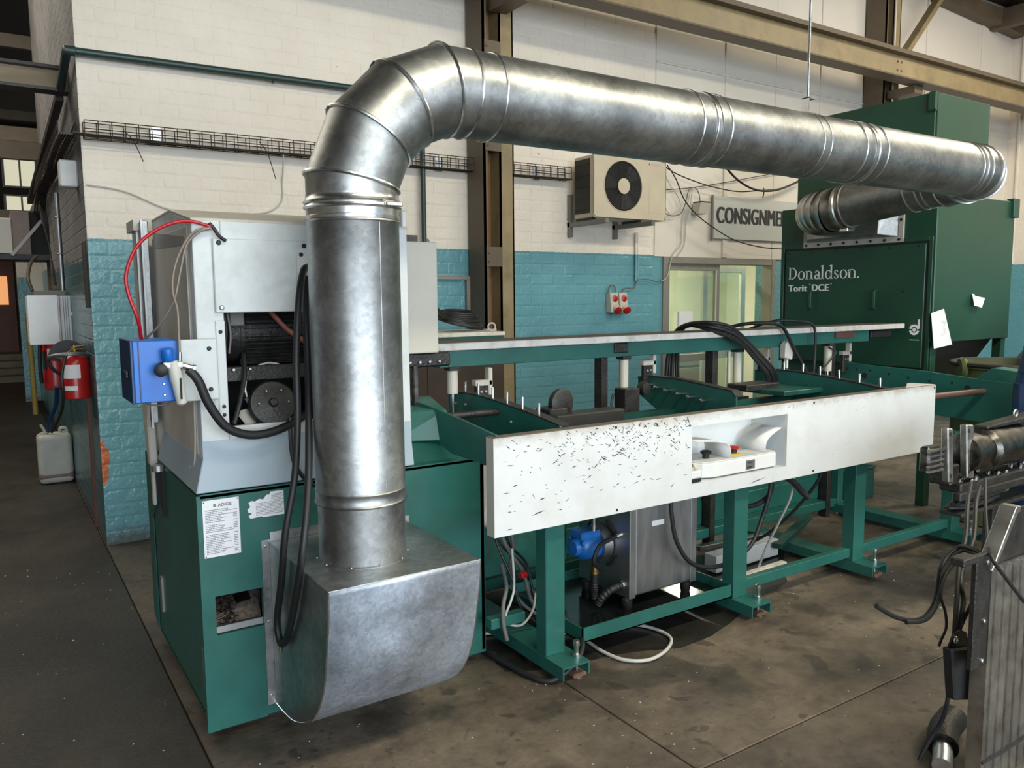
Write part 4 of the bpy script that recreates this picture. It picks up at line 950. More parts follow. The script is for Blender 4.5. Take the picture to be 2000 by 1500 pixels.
bolt(dp, (CX - 0.018, 3.44, 1.625), (-1, 0, 0), 0.012, 0.006, 'coll_dk')
# apron, hopper and legs below
G().box(CX + 0.02, CX + 0.06, 3.25, 4.55, 0.55, 1.05).build('lower_apron', 'coll', dc, bevel=0.004)
G().hexa([(6.15, 3.6, 0.62), (6.6, 3.6, 0.62), (6.6, 4.2, 0.62), (6.15, 4.2, 0.62), (5.9, 3.3, 1.24), (6.85, 3.3, 1.24), (6.85, 4.5, 1.24), (5.9, 4.5, 1.24)]).build('hopper', 'coll_dk', dc, bevel=0.004)  # near-black: the shade below the body is put into its colour
for x, y in ((CX + 0.02, 3.23), (6.85, 3.23), (CX + 0.02, 4.49), (6.85, 4.49)):
    G().box(x, x + 0.07, y, y + 0.07, 0, 1.24).build('leg', 'coll', dc, bevel=0.003)
# lettering: hand-built serif word
def serif_word(word, y_start, z0, xh, capH, x, parent, mat):
    """letters drawn from stems, bowls and serifs; text runs along -y on a face looking to -x"""
    g = G(); pen = [0.0]
    T = xh * 0.20; t = xh * 0.075; sw = T * 1.1; th = 0.0012
    def quad(a, b, c, d):
        pts = [a, b, c, d]; g.add([(x, y_start - (pen[0] + p[0]), z0 + p[1]) for p in pts] + [(x - th, y_start - (pen[0] + p[0]), z0 + p[1]) for p in pts], [(0, 1, 2, 3), (4, 5, 6, 7), (0, 1, 5, 4), (1, 2, 6, 5), (2, 3, 7, 6), (3, 0, 4, 7)])
    def stem(cx, zb, zt, foot=True, head='left'):
        quad((cx - T / 2, zb), (cx + T / 2, zb), (cx + T / 2, zt), (cx - T / 2, zt))
        if foot: quad((cx - T / 2 - sw * 0.6, zb), (cx + T / 2 + sw * 0.6, zb), (cx + T / 2 + sw * 0.6, zb + t), (cx - T / 2 - sw * 0.6, zb + t))
        if head == 'left': quad((cx - T / 2 - sw * 0.7, zt - t * 1.8), (cx - T / 2, zt - t * 2.2), (cx - T / 2, zt), (cx - T / 2 - sw * 0.7, zt - t * 1.1))
        if head == 'both': quad((cx - T / 2 - sw * 0.6, zt - t), (cx + T / 2 + sw * 0.6, zt - t), (cx + T / 2 + sw * 0.6, zt), (cx - T / 2 - sw * 0.6, zt))
    def arc(cx, cz, rx, rz, a0, a1, thick_max, thick_min, n=20):
        for i in range(n):
            pts = []
            for a in (a0 + (a1 - a0) * i / n, a0 + (a1 - a0) * (i + 1) / n):
                w = thick_min + (thick_max - thick_min) * abs(math.cos(a))
                pts.append(((cx + rx * math.cos(a), cz + rz * math.sin(a)), (cx + (rx - w) * math.cos(a), cz + (rz - min(w, thick_min * 1.3)) * math.sin(a))))
            quad(pts[0][0], pts[1][0], pts[1][1], pts[0][1])
    for c in word:
        if c == 'D':
            stem(T, 0, capH, True, 'both'); arc(T * 1.2, capH / 2, capH * 0.62, capH / 2, -PI / 2, PI / 2, T * 1.1, t); adv = capH * 0.62 + T * 2.0
        elif c == 'o':
            arc(xh * 0.5, xh / 2, xh * 0.48, xh * 0.52, 0, 2 * PI, T, t, 28); adv = xh * 1.06
        elif c == 'n':
            stem(T, 0, xh, True, 'left'); stem(xh * 0.86, 0, xh * 0.66, True, None); arc(xh * 0.53, xh * 0.62, xh * 0.33 + T * 0.5, xh * 0.40, 0, PI * 0.86, T, t); adv = xh * 1.2
        elif c == 'a':
            stem(xh * 0.66, 0, xh * 0.68, False, None); arc(xh * 0.42, xh * 0.68, xh * 0.24 + T * 0.5, xh * 0.33, 0, PI * 0.9, T, t); arc(xh * 0.36, xh * 0.27, xh * 0.32, xh * 0.28, PI * 0.2, 2 * PI, T, t)
            quad((xh * 0.66, 0), (xh * 0.9, 0), (xh * 0.9, t), (xh * 0.66, t)); adv = xh * 0.95
        elif c == 'l':
            stem(T, 0, capH * 1.06, True, 'left'); adv = T * 2.7
        elif c == 'd':
            arc(xh * 0.46, xh / 2, xh * 0.44, xh * 0.52, 0, 2 * PI, T, t, 26); stem(xh * 0.84, 0, capH * 1.06, False, 'left'); quad((xh * 0.84, 0), (xh * 1.08, 0), (xh * 1.08, t), (xh * 0.84, t)); adv = xh * 1.16
        elif c == 's':
            arc(xh * 0.33, xh * 0.73, xh * 0.27, xh * 0.28, PI * 0.1, PI * 1.35, T * 0.8, t); arc(xh * 0.35, xh * 0.27, xh * 0.29, xh * 0.28, -PI * 0.95, PI * 0.45, T * 0.8, t)
            quad((xh * 0.12, xh * 0.62), (xh * 0.28, xh * 0.68), (xh * 0.58, xh * 0.40), (xh * 0.42, xh * 0.32)); adv = xh * 0.78
        elif c == '.':
            arc(T * 0.5, T * 0.55, T * 0.5, T * 0.5, 0, 2 * PI, T * 0.5, T * 0.5, 12); adv = T
        pen[0] += adv
    return g.build('lettering', mat, parent)
M['white_print'] = pm('white_print', (0.88, 0.88, 0.86), 0.6, 0, 0.03, 8)
serif_word('Donaldson.', 4.478, 1.732, 0.070, 0.106, CX - 0.0185, dp, 'white_print')
text_mesh('Torit', 0.080, (CX - 0.0185, 4.476, 1.632), (0, -1, 0), (0, 0, 1), 'white_print', 'lettering', dp, 0.0006, 1.0, 0.0, 1.10, 0.0045)
text_mesh('DCE', 0.080, (CX - 0.0185, 4.245, 1.634), (0, -1, 0), (0, 0, 1), 'white_print', 'lettering', dp, 0.0006, 1.0, 0.0, 1.08, 0.0045)
for y, zz in ((4.262, 1.69), (4.062, 1.692)):
    G().torus((CX - 0.0187, y, zz), (1, 0, 0), 0.005, 0.0013, 12, 4).build('registered_mark', 'white_print', dp)
# round d emblem at the lower corner
em = G(); cy_, cz_ = 3.342, 1.335
def annulus(g, r0, r1, a0, a1, n=22):
    for i in range(n):
        a = a0 + (a1 - a0) * i / n; b_ = a0 + (a1 - a0) * (i + 1) / n
        g.add([(CX - 0.019, cy_ - r * math.cos(t), cz_ + r * math.sin(t)) for r, t in ((r0, a), (r1, a), (r1, b_), (r0, b_))], [(0, 1, 2, 3)])
annulus(em, 0.022, 0.040, PI * 0.06, PI * 0.94); annulus(em, 0.022, 0.040, PI * 1.06, PI * 1.94); annulus(em, 0.0, 0.014, 0, 2 * PI)
em.box(CX - 0.0195, CX - 0.0185, cy_ - 0.041, cy_ - 0.026, cz_ + 0.01, cz_ + 0.078)
em.build('emblem', 'white_print', dp)
G().box(CX - 0.0192, CX - 0.0184, cy_ - 0.04, cy_ + 0.035, cz_ - 0.078, cz_ - 0.073).build('emblem_caption', 'white_print', dp)
# papers stuck on the collector
M['pencil'] = pm('faint_pencil', (0.52, 0.52, 0.54), 0.8); pencil = 'pencil'
pa = G(); pa.add([(5.757, 3.205, 1.462), (5.90, 3.19, 1.492), (5.99, 3.165, 1.225), (5.752, 3.17, 1.203)], [(0, 1, 2, 3)])
o = pa.build('paper_sheet', 'paper', label='white paper sheet with a faint figure three taped to the collector edge', cat='paper')
o.modifiers.new('thick', 'SOLIDIFY').thickness = 0.0012
text_mesh('3', 0.16, (5.835, 3.170, 1.30), (1, -0.06, 0.02), (0.05, 0.08, 1), pencil, 'pencil_figure', o, 0.0003, 1.0, -0.006)
pc = G(); pc.add([(6.315, 3.205, 1.60), (6.35, 3.205, 1.595), (6.36, 3.205, 1.582), (6.48, 3.19, 1.565), (6.39, 3.165, 1.492), (6.288, 3.17, 1.51)], [(0, 1, 2, 3, 4, 5)])
o = pc.build('paper_scrap', 'paper', label='small curled white paper scrap on the right face of the collector', cat='paper'); o.modifiers.new('thick', 'SOLIDIFY').thickness = 0.0012
M['oil_floor'] = pm('dried_oil', (0.022, 0.020, 0.017), 0.3, 0, 0.4, 6, rvar=0.2)

# ================================================================ outfeed bench
bn = thing('outfeed_bench', 'green framed outfeed bench with a long scratched white front panel', 'workbench', (3.3, 3.0, 0))
PY = 2.57; PX0, PX1, PZ0, PZ1 = 1.592, 4.704, 0.668, 1.060
rx0, rx1, rz0, rz1 = 2.666, 3.340, 0.735, 1.004
f = G()
f.box(PX0, rx0, PY, PY + 0.016, PZ0, PZ1); f.box(rx1, PX1, PY, PY + 0.016, PZ0, PZ1)
f.box(rx0, rx1, PY, PY + 0.016, rz1, PZ1); f.box(rx0, rx1, PY, PY + 0.016, PZ0, rz0)
# panel enamel with brown grime rubbed in along its upper edge
M['panel'] = pm('scratched_panel_enamel', (0.65, 0.66, 0.655), 0.42, 0, 0.05, 4, dirt=(0.46, 0.43, 0.37), dirt_amt=0.4, dirt_scale=5)
_n = M['panel'].node_tree; _N = _n.nodes; _L = _n.links; _b = _N['Principled BSDF']
_g = _N.new('ShaderNodeNewGeometry'); _s = _N.new('ShaderNodeSeparateXYZ'); _L.new(_g.outputs['Position'], _s.inputs[0])
_r = _N.new('ShaderNodeMapRange'); _r.inputs['From Min'].default_value = 0.985; _r.inputs['From Max'].default_value = 1.07; _L.new(_s.outputs['Z'], _r.inputs['Value'])
_t = _N.new('ShaderNodeTexNoise'); _t.inputs['Scale'].default_value = 18; _t.inputs['Detail'].default_value = 8; _t.inputs['Roughness'].default_value = 0.7; _L.new(_g.outputs['Position'], _t.inputs['Vector'])
_p = _N.new('ShaderNodeMath'); _p.operation = 'MULTIPLY'; _L.new(_r.outputs[0], _p.inputs[0]); _L.new(_t.outputs['Fac'], _p.inputs[1])
_q = _N.new('ShaderNodeMapRange'); _q.inputs['From Min'].default_value = 0.22; _q.inputs['From Max'].default_value = 0.62; _q.inputs['To Max'].default_value = 0.75; _L.new(_p.outputs[0], _q.inputs['Value'])
_x = _N.new('ShaderNodeMix'); _x.data_type = 'RGBA'; _L.new(_q.outputs[0], _x.inputs['Factor']); _L.new(_b.inputs['Base Color'].links[0].from_socket, _x.inputs['A']); _x.inputs['B'].default_value = (0.27, 0.20, 0.13, 1)
_L.new(_x.outputs['Result'], _b.inputs['Base Color'])
fp = f.build('front_panel', 'panel', bn)
G().box(PX0, PX1, PY + 0.001, PY + 0.05, PZ1 - 0.001, PZ1 + 0.003).build('top_lip', pm('worn_lip', (0.17, 0.14, 0.11), 0.5, 0.3), fp)
G().box(PX0 - 0.002, PX0 + 0.001, PY + 0.001, PY + 0.055, PZ0, PZ1).build('end_return', 'beige', fp)
G().box(PX0, PX1, PY + 0.002, PY + 0.06, PZ0 - 0.002, PZ0 + 0.002).build('bottom_return', 'white', fp)
G().box(1.765, 2.05, 2.975, 2.985, 0.60, 0.86).build('end_plate', 'white', bn)
G().box(1.765, 2.05, 2.90, 2.985, 0.592, 0.60).build('end_plate_foot', 'white', bn)
G().add([(4.40, PY + 0.005, PZ1 + 0.004), (4.70, PY + 0.005, PZ1 + 0.004), (4.66, PY + 0.13, PZ1 + 0.004), (4.62, PY + 0.13, PZ1 + 0.004),
         (4.40, PY + 0.005, PZ1 + 0.001), (4.70, PY + 0.005, PZ1 + 0.001), (4.66, PY + 0.13, PZ1 + 0.001), (4.62, PY + 0.13, PZ1 + 0.001)],
        [(0, 1, 2, 3), (4, 5, 6, 7), (0, 1, 5, 4), (1, 2, 6, 5), (2, 3, 7, 6), (3, 0, 4, 7)]).build('corner_gusset', 'white', fp)
for x, zz in ((2.207, 1.045), (2.215, 0.683), (3.55, 1.045), (3.56, 0.683), (4.69, 1.045), (4.69, 0.68)):
    bolt(fp, (x, PY, zz), (0, -1, 0), 0.0065, 0.002, 'black', 'screw')
# recess with two-hand control
rc = G(); rc.box(rx0 - 0.004, rx1 + 0.004, 2.80, 2.804, rz0 - 0.01, rz1 + 0.01); rc.box(rx0 - 0.004, rx0, PY + 0.016, 2.80, rz0, rz1); rc.box(rx1, rx1 + 0.004, PY + 0.016, 2.80, rz0, rz1); rc.box(rx0, rx1, PY + 0.016, 2.80, rz0 - 0.006, rz0)
rc.build('recess_box', pm('recess_enamel', (0.60, 0.64, 0.67), 0.45, 0, 0.05, 5), fp)
# scuffs: short dark scrapes crowding the upper left half
sc = G(); rnd = random.Random(11)
def scuff(x, zz, l, a, w):
    dx, dz = math.cos(a) * l / 2, math.sin(a) * l / 2; nx, nz = -math.sin(a) * w, math.cos(a) * w; y = PY - 0.0006
    b = rnd.uniform(-0.25, 0.25) * l
    sc.add([(x - dx, y, zz - dz), (x + nx + b * .2 * math.sin(a), y, zz + nz - b * .2), (x + dx, y, zz + dz), (x - nx, y, zz - nz)], [(0, 1, 2, 3)])
n = 0
while n < 260:
    x = rnd.gauss(2.28, 0.27); zz = 1.055 - abs(rnd.gauss(0, 0.085))
    if not (PX0 + .02 < x < rx0 - .01 and PZ0 + .02 < zz < PZ1 - .004): continue
    scuff(x, zz, rnd.uniform(0.007, 0.028) * (1.6 if rnd.random() < 0.12 else 1), rnd.choice((-0.5, -0.7, 0.1, 0.6)) + rnd.gauss(0, 0.25), rnd.uniform(0.0009, 0.0021)); n += 1
for k in range(70):
    x = rnd.uniform(PX0 + .03, rx0 - .02); zz = rnd.uniform(0.72, 1.0)
    scuff(x, zz, rnd.uniform(0.008, 0.038), rnd.gauss(0.1, 0.5), rnd.uniform(0.0010, 0.0022))
for k in range(45):
    x = rnd.uniform(rx0, PX1 - .05); zz = 1.05 - abs(rnd.gauss(0, 0.014)) if k < 32 else rnd.uniform(0.72, 1.02)
    if rx0 - .02 < x < rx1 + .02 and zz < rz1 + .006: continue
    scuff(x, zz, rnd.uniform(0.004, 0.016), rnd.gauss(0, 0.5), rnd.uniform(0.0005, 0.0013))
for x, zz, l, a in ((3.98, 0.985, 0.05, 0.12), (3.92, 0.975, 0.03, 0.12), (3.86, 0.80, 0.05, 0.25), (3.12, 0.690, 0.13, 0.14), (1.80, 0.735, 0.07, 0.2), (1.66, 0.69, 0.03, 0.1), (2.05, 1.0, 0.05, -0.9)):
    scuff(x, zz, l, a, 0.0012)
sc.build('scuff_marks', pm('scuff_grime', (0.035, 0.028, 0.024), 0.6), fp, kind='stuff')

# two-hand control
tc = thing('two_hand_control', 'white two-hand control box with guarded push buttons in the bench recess', 'control box', (3.02, 2.67, 0.737))
poly = [(3.29, 2.765), (2.74, 2.765), (2.74, 2.68), (2.748, 2.64), (2.772, 2.605), (2.81, 2.588), (2.86, 2.583), (3.27, 2.583), (3.285, 2.59), (3.29, 2.605)]
bd = G().prism(poly, 'z', 0.742, 0.812).build('body', 'plastic', tc, bevel=0.006, seg=3)
G().prism([(2.745 + (x - 2.74) * 0.985, 2.588 + (y - 2.583) * 0.96) for x, y in poly], 'z', 0.811, 0.818).build('lid', pm('control_lid', (0.56, 0.56, 0.54), 0.5), tc, bevel=0.003)
def guard(pr, name):
    g = G(); y0, y1 = 2.592, 2.76; n = len(pr)
    vs = [(x, y0, z) for x, z in pr] + [(x, y1, z) for x, z in pr]
    g.add(vs, [(i, i + 1, n + i + 1, n + i) for i in range(n - 1)])
    o = g.build(name, 'plastic', tc, smooth=True); m = o.modifiers.new('thick', 'SOLIDIFY'); m.thickness = 0.004; m.offset = 0
guard([(3.205, 0.812), (3.205, 0.85), (3.210, 0.868), (3.224, 0.886), (3.25, 0.903), (3.285, 0.918), (3.325, 0.932)], 'guard')
guard([(2.952, 0.812), (2.952, 0.862), (2.944, 0.880), (2.928, 0.893), (2.90, 0.903), (2.85, 0.911), (2.79, 0.918), (2.72, 0.925)], 'guard')
yp = G().lathe((3.055, 2.665, 0.818), (0, 0, 1), [(0, 0.040), (0.003, 0.040), (0.004, 0.036)], 28).build('warning_disc', 'yellow', tc, smooth=True)
G().lathe((3.055, 2.665, 0.821), (0, 0, 1), [(0, 0.016), (0.022, 0.018)], 20).build('button_collar', 'black', tc, smooth=True)
G().lathe((3.055, 2.665, 0.840), (0, 0, 1), [(0, 0.016), (0.006, 0.026), (0.014, 0.028), (0.018, 0.022), (0.020, 0.0)], 24).build('stop_button', 'red', tc, smooth=True, label='red mushroom stop button')
G().lathe((2.862, 2.668, 0.816), (0, 0, 1), [(0, 0.016), (0.02, 0.017), (0.026, 0.026), (0.034, 0.028), (0.040, 0.02), (0.041, 0.0)], 24).build('start_button', 'black', tc, smooth=True, label='black mushroom push button')
lb = G().box(3.052, 3.115, 2.581, 2.584, 0.752, 0.797).build('label_plate', 'cable_g', tc)
G().box(3.065, 3.098, 2.5803, 2.5812, 0.782, 0.788).box(3.058, 3.092, 2.5803, 2.5812, 0.758, 0.766).build('print', 'ink', lb)
G().lathe((2.722, 2.70, 0.845), (0.8, -0.5, 0.2), [(-0.03, 0.02), (0, 0.034), (0.03, 0.036), (0.05, 0.024)], 20).build('cable_gland', 'plastic', tc, smooth=True)
G().box(2.670, 2.745, 2.578, 2.66, 0.752, 0.79).build('connector', 'plastic', tc, bevel=0.006)
G().box(2.670, 2.735, 2.576, 2.60, 0.738, 0.752).build('connector_foot', 'black', tc)
G().tube([(2.69, 2.60, 0.80), (2.685, 2.60, 0.825), (2.70, 2.60, 0.815), (2.715, 2.59, 0.79)], 0.004, 6).build('key_ring', 'brass', tc)

# ---- side plates carrying pins
def side_plate(x, ys, front, name='side_plate', low=None, mat='green', strip=True, zoff=0.0, t=0.012):
    top = [(3.58, 1.116), (3.42, 1.131), (3.28, 1.131), (3.15, 1.124), (3.0, 1.111), (2.85, 1.098), (front, 1.070)]
    top = [(y, z + zoff) for y, z in top]
    bot = low or [(front, 0.93), (3.0, 0.90), (3.40, 0.93), (3.58, 1.02)]
    o = G().prism(top + bot, 'x', x, x + t).build(name, mat, bn, bevel=0.002)
    if strip:
        s = G()
        for i in range(len(top) - 1):
            (ya, za), (yb, zb) = top[i], top[i + 1]
            s.hexa([(x - 0.004, yb, zb + 0.0005), (x + 0.05, yb, zb + 0.0005), (x + 0.05, ya, za + 0.0005), (x - 0.004, ya, za + 0.0005), (x - 0.004, yb, zb + 0.006), (x + 0.05, yb, zb + 0.006), (x + 0.05, ya, za + 0.006), (x - 0.004, ya, za + 0.006)])
        s.build('top_strip', 'black_m', o)
    for y in ys:
        for i in range(len(top) - 1):
            if top[i + 1][0] <= y <= top[i][0]:
                k = (y - top[i + 1][0]) / (top[i][0] - top[i + 1][0]); z = top[i + 1][1] + k * (top[i][1] - top[i + 1][1])
                place('pin', PIN, o, loc=(x + 0.012, y, z + 0.004))
    return o
PIN = G().lathe((0, 0, 0), (0, 0, 1), [(0, 0.0065), (0.050, 0.0065), (0.054, 0.004)], 10).mesh('pin'); PIN.materials.append(M['bright']); PIN.shade_smooth(); PIN.set_sharp_from_angle(angle=0.7)
pA = side_plate(1.945, (3.42, 3.295, 3.163, 3.039, 2.913, 2.786), 2.62)
for y, zz in ((3.50, 1.07), (3.40, 1.075), (3.17, 1.055), (2.99, 1.04)): bolt(pA, (1.945, y, zz), (-1, 0, 0), 0.009, 0.008, 'steel')
pB = side_plate(3.245, (), 2.82)
for k, y in enumerate((3.46, 3.38, 3.30, 3.20, 3.12, 3.02)):
    G().lathe((3.245, y, 1.085 - 0.01 * k), (-1, 0, 0), [(0, 0.008), (0.035, 0.008), (0.036, 0.013), (0.05, 0.013), (0.055, 0.006)], 12).build('adjusting_screw', 'bright', pB, smooth=True)
pC = side_plate(4.295, (3.475, 3.352, 3.206, 3.082, 2.948, 2.811, 2.679), 2.62, zoff=-0.018)
for y, zz in ((3.50, 1.04), (3.33, 1.02), (3.16, 1.03)): bolt(pC, (4.295, y, zz), (-1, 0, 0), 0.012, 0.006, 'green_dirty')
side_plate(1.612, (), 2.59, 'side_plate', [(2.59, 0.937), (2.95, 0.94), (3.12, 0.98), (3.12, 1.09)], strip=False, zoff=0.0)
# far plate: deep, with drilled holes and a boxed nose
pD = G().prism([(3.60, 1.112), (3.35, 1.098), (3.0, 1.088), (2.55, 1.055), (2.36, 1.045), (2.36, 0.775), (3.0, 0.80), (3.60, 0.94)], 'x', 5.245, 5.262).build('side_plate', 'green', bn, bevel=0.002)
G().prism([(2.62, 1.06), (2.52, 1.135), (2.36, 1.12), (2.33, 1.09), (2.33, 0.78), (2.36, 0.76), (2.62, 0.785)], 'x', 5.258, 5.40).build('plate_nose', 'green', bn, bevel=0.004)
for y, zz, r in ((3.53, 1.062, 0.009), (3.45, 1.06, 0.009), (3.385, 1.02, 0.022), (3.345, 1.06, 0.009), (3.20, 1.045, 0.009), (3.06, 1.03, 0.009), (2.91, 1.02, 0.009), (2.76, 1.02, 0.009), (2.66, 0.995, 0.02)):
    G().cyl((5.2445, y, zz), (5.246, y, zz), r, n=18).build('drilled_hole', 'dark', pD)
# cross tubes between the plates
G().cyl((1.61, 3.10, 1.075), (1.945, 3.10, 1.075), 0.016).build('cross_tube', 'black_m', bn, smooth=True)
G().cyl((4.31, 2.63, 0.985), (5.245, 2.56, 0.985), 0.019).build('cross_tube', pm('brown_tube', (0.11, 0.055, 0.045), 0.4), bn, smooth=True)
G().bar((1.95, 3.30, 0.93), (5.24, 3.30, 0.93), 0.06, 0.06).build('back_beam', 'green_dirty', bn)
# dark drive gear between the plates
G().lathe((2.30, 3.12, 1.085), (0.15, -1, 0), [(0, 0.03), (0.01, 0.070), (0.04, 0.074), (0.05, 0.060), (0.052, 0)], 32).build('drive_wheel', 'black_m', bn, smooth=True)
G().box(2.20, 2.62, 2.98, 3.10, 0.93, 1.045).build('gear_case', pm('dark_gear_case', (0.03, 0.028, 0.025), 0.45), bn, bevel=0.006)
G().box(2.20, 2.31, 3.04, 3.16, 1.0, 1.07).build('gear_mount', 'black_m', bn, bevel=0.006)
G().box(2.955, 3.065, 3.36, 3.46, 0.84, 1.085).build('lift_bracket', 'black_m', bn, bevel=0.006)
G().lathe((3.10, 3.40, 1.08), (0.1, -1, 0), [(0, 0.03), (0.02, 0.04), (0.05, 0.035), (0.055, 0.012)], 20).build('roller', 'black_m', bn, smooth=True)
G().tube([(2.90, 3.40, 1.06), (2.87, 3.38, 1.0), (2.88, 3.36, 0.92), (2.92, 3.36, 0.87)], 0.008, 8).build('lead', 'black', bn, smooth=True)
G().box(3.93, 4.34, 3.05, 3.35, 1.0, 1.03).build('drive_tray', 'green_dirty', bn, bevel=0.004)
G().box(3.80, 4.10, 3.22, 3.38, 1.02, 1.06).build('drive_block', 'black_m', bn, bevel=0.006)

# ---- frame: legs, base channels, levelling feet, rails
LX = (1.905, 3.058, 4.055, 5.10)
foot_bolt = G().lathe((0, 0, 0), (0, 0, 1), [(0.0, 0.030), (0.012, 0.030), (0.014, 0.010), (0.082, 0.010), (0.083, 0.020), (0.096, 0.020), (0.097, 0.011), (0.125, 0.011), (0.135, 0.016), (0.155, 0.014), (0.16, 0)], 12).mesh('levelling_foot')
foot_bolt.materials.append(M['bright']); foot_bolt.shade_smooth(); foot_bolt.set_sharp_from_angle(angle=0.6)
for x in LX:
    G().box(x - 0.03, x + 0.07, 2.625, 2.70, 0.085, 0.725).build('leg', 'green', bn, bevel=0.003)
    b = G(); y0, y1 = 2.50, 3.56
    b.box(x - 0.035, x + 0.105, y0, y1, 0.078, 0.086); b.box(x - 0.035, x - 0.028, y0, y1, 0.030, 0.078); b.box(x + 0.098, x + 0.105, y0, y1, 0.030, 0.078)
    b.build('base_channel', 'green', bn)
    place('levelling_foot', foot_bolt, bn, loc=(x + 0.085, 2.565, 0.0))
    G().box(x + 0.05, x + 0.12, 2.535, 2.60, 0.0, 0.022).build('foot_pad', pm('rusty_pad', (0.16, 0.08, 0.045), 0.7) if 'rusty_pad' not in bpy.data.materials else bpy.data.materials['rusty_pad'], bn, bevel=0.006)
    place('levelling_foot', foot_bolt, bn, loc=(x + 0.035, 3.50, 0.0))
    G().box(x - 0.01, x + 0.05, 3.46, 3.52, 0.085, 0.95).build('rear_leg', 'green', bn, bevel=0.003)
for x0, x1 in ((LX[1] + 0.07, LX[2] - 0.03), (LX[2] + 0.07, LX[3] - 0.03)):
    G().box(x0, x1, 2.645, 2.685, 0.105, 0.160).build('front_rail', 'green', bn, bevel=0.003)
G().box(1.70, 1.875, 2.78, 2.83, 0.19, 0.235).build('stub_rail', 'green', bn, bevel=0.003)
rp = G().box(1.76, 5.16, 3.545, 3.565, 0.06, 0.33).build('rear_apron', 'green', bn, bevel=0.003)
G().box(2.1, 5.10, 3.538, 3.546, 0.13, 0.285).build('apron_panel', 'green', rp, bevel=0.006)
G().box(1.76, 5.10, 3.47, 3.545, 0.06, 0.12).build('rear_rail', 'green', bn, bevel=0.003)
# deep left apron below the bench, behind the hoses
G().box(1.755, 2.42, 3.20, 3.22, 0.25, 0.78).build('left_apron', 'green_dirty', bn, bevel=0.003)

# dried oil spilt below the bench: thin irregular sheet on the concrete
rnd = random.Random(33); op = []
for i in range(40):
    a = 2 * PI * i / 40; k = 1 + 0.10 * math.sin(3 * a + 1) + 0.07 * math.sin(7 * a) + rnd.uniform(-.03, .03)
    op.append((2.75 + 1.15 * k * math.cos(a), 3.07 + 0.50 * k * math.sin(a)))
G().prism(op, 'z', 0.0003, 0.0012).build('oil_spill', 'oil_floor', label='dark dried oil spill on the concrete under the bench', cat='oil spill', kind='stuff')
# ---- drip tray
ty = thing('drip_tray', 'green oil drip tray holding the pump unit under the bench', 'tray', (2.56, 2.95, 0.09))
tr_ = G(); a0, a1, c0, c1 = 2.075, 3.03, 2.632, 3.26
tr_.box(a0, a1, c0, c1, 0.094, 0.10); tr_.box(a0, a1, c0, c0 + 0.006, 0.094, 0.160); tr_.box(a0, a1, c1 - 0.006, c1, 0.094, 0.160); tr_.box(a0, a0 + 0.006, c0, c1, 0.094, 0.160); tr_.box(a1 - 0.006, a1, c0, c1, 0.094, 0.160)
tr_.build('pan', 'green', ty)
G().box(a0 + 0.007, a1 - 0.007, c0 + 0.007, c1 - 0.007, 0.10, 0.112).build('oil_film', 'oil', ty)
for x in (2.20, 2.9): G().box(x, x + 0.05, 3.0, 3.06, 0.086, 0.094).build('pad', 'green', ty)
# ---- pump unit: stainless tank with a blue pump on its left end
pu_ = thing('hydraulic_pump_unit', 'stainless steel tank with a blue pump standing in the drip tray', 'pump unit', (2.68, 2.95, 0.112))
tk = G().box(2.495, 2.895, 2.762, 3.14, 0.172, 0.640).build('tank', 'steel', pu_, bevel=0.012, seg=3)
G().box(2.458, 2.497, 2.756, 3.15, 0.165, 0.650).build('end_plate', 'steel', pu_, bevel=0.004)
G().box(2.86, 2.90, 2.755, 2.765, 0.17, 0.63).build('end_strip', 'steel', pu_, bevel=0.002)
for x in (2.47, 2.86):
    for y in (2.79, 3.1): G().lathe((x, y, 0.112), (0, 0, 1), [(0, 0.022), (0.02, 0.026), (0.045, 0.026), (0.055, 0.016), (0.06, 0.016)], 14).build('foot', 'black', pu_, smooth=True)
G().box(2.60, 2.68, 2.760, 2.763, 0.50, 0.525).build('tank_label', 'paper', pu_)
for a0_ in (0.4, 1.9, 3.5, 5.0):
    G().torus((2.456, 2.96, 0.40), (1, 0, 0), 0.115, 0.010, 10, 6, a0_, a0_ + 0.8).build('vent_slot', 'dark', pu_)
pb = G().lathe((2.458, 2.96, 0.40), (-1, 0, 0), [(0, 0.070), (0.025, 0.072), (0.03, 0.058), (0.05, 0.058), (0.055, 0.068), (0.13, 0.071), (0.155, 0.060), (0.165, 0.045), (0.19, 0.040), (0.195, 0)], 28).build('pump_head', 'blue_p', pu_, smooth=True)
G().lathe((2.452, 2.96, 0.40), (-1, 0, 0), [(0, 0.092), (0.05, 0.088), (0.052, 0.06)], 28).build('motor_flange', 'steel', pu_, smooth=True)
G().box(2.29, 2.41, 2.91, 3.01, 0.44, 0.48).build('pump_block', 'blue_p', pu_, bevel=0.008)
for y in (2.91, 3.01): bolt(pb, (2.30, y, 0.43), (-1, 0, 0), 0.012, 0.012, 'blue_p')
G().lathe((2.37, 2.92, 0.48), (0, 0, 1), [(0, 0.016), (0.03, 0.016), (0.031, 0.011), (0.07, 0.011)], 12).build('outlet_fitting', 'bright', pu_, smooth=True)
G().tube([(2.37, 2.92, 0.57), (2.365, 2.92, 0.60), (2.33, 2.93, 0.61), (2.24, 2.95, 0.61)], 0.010, 8).build('steel_line', 'steel', pu_, smooth=True)
G().tube([(2.36, 2.85, 0.31), (2.30, 2.83, 0.36), (2.33, 2.83, 0.43), (2.40, 2.83, 0.455), (2.475, 2.82, 0.475)], 0.011, 8).build('pressure_hose', 'black', pu_, smooth=True)
G().cyl((2.43, 2.825, 0.464), (2.50, 2.815, 0.482), 0.014, n=12).build('hose_end', 'steel', pu_)
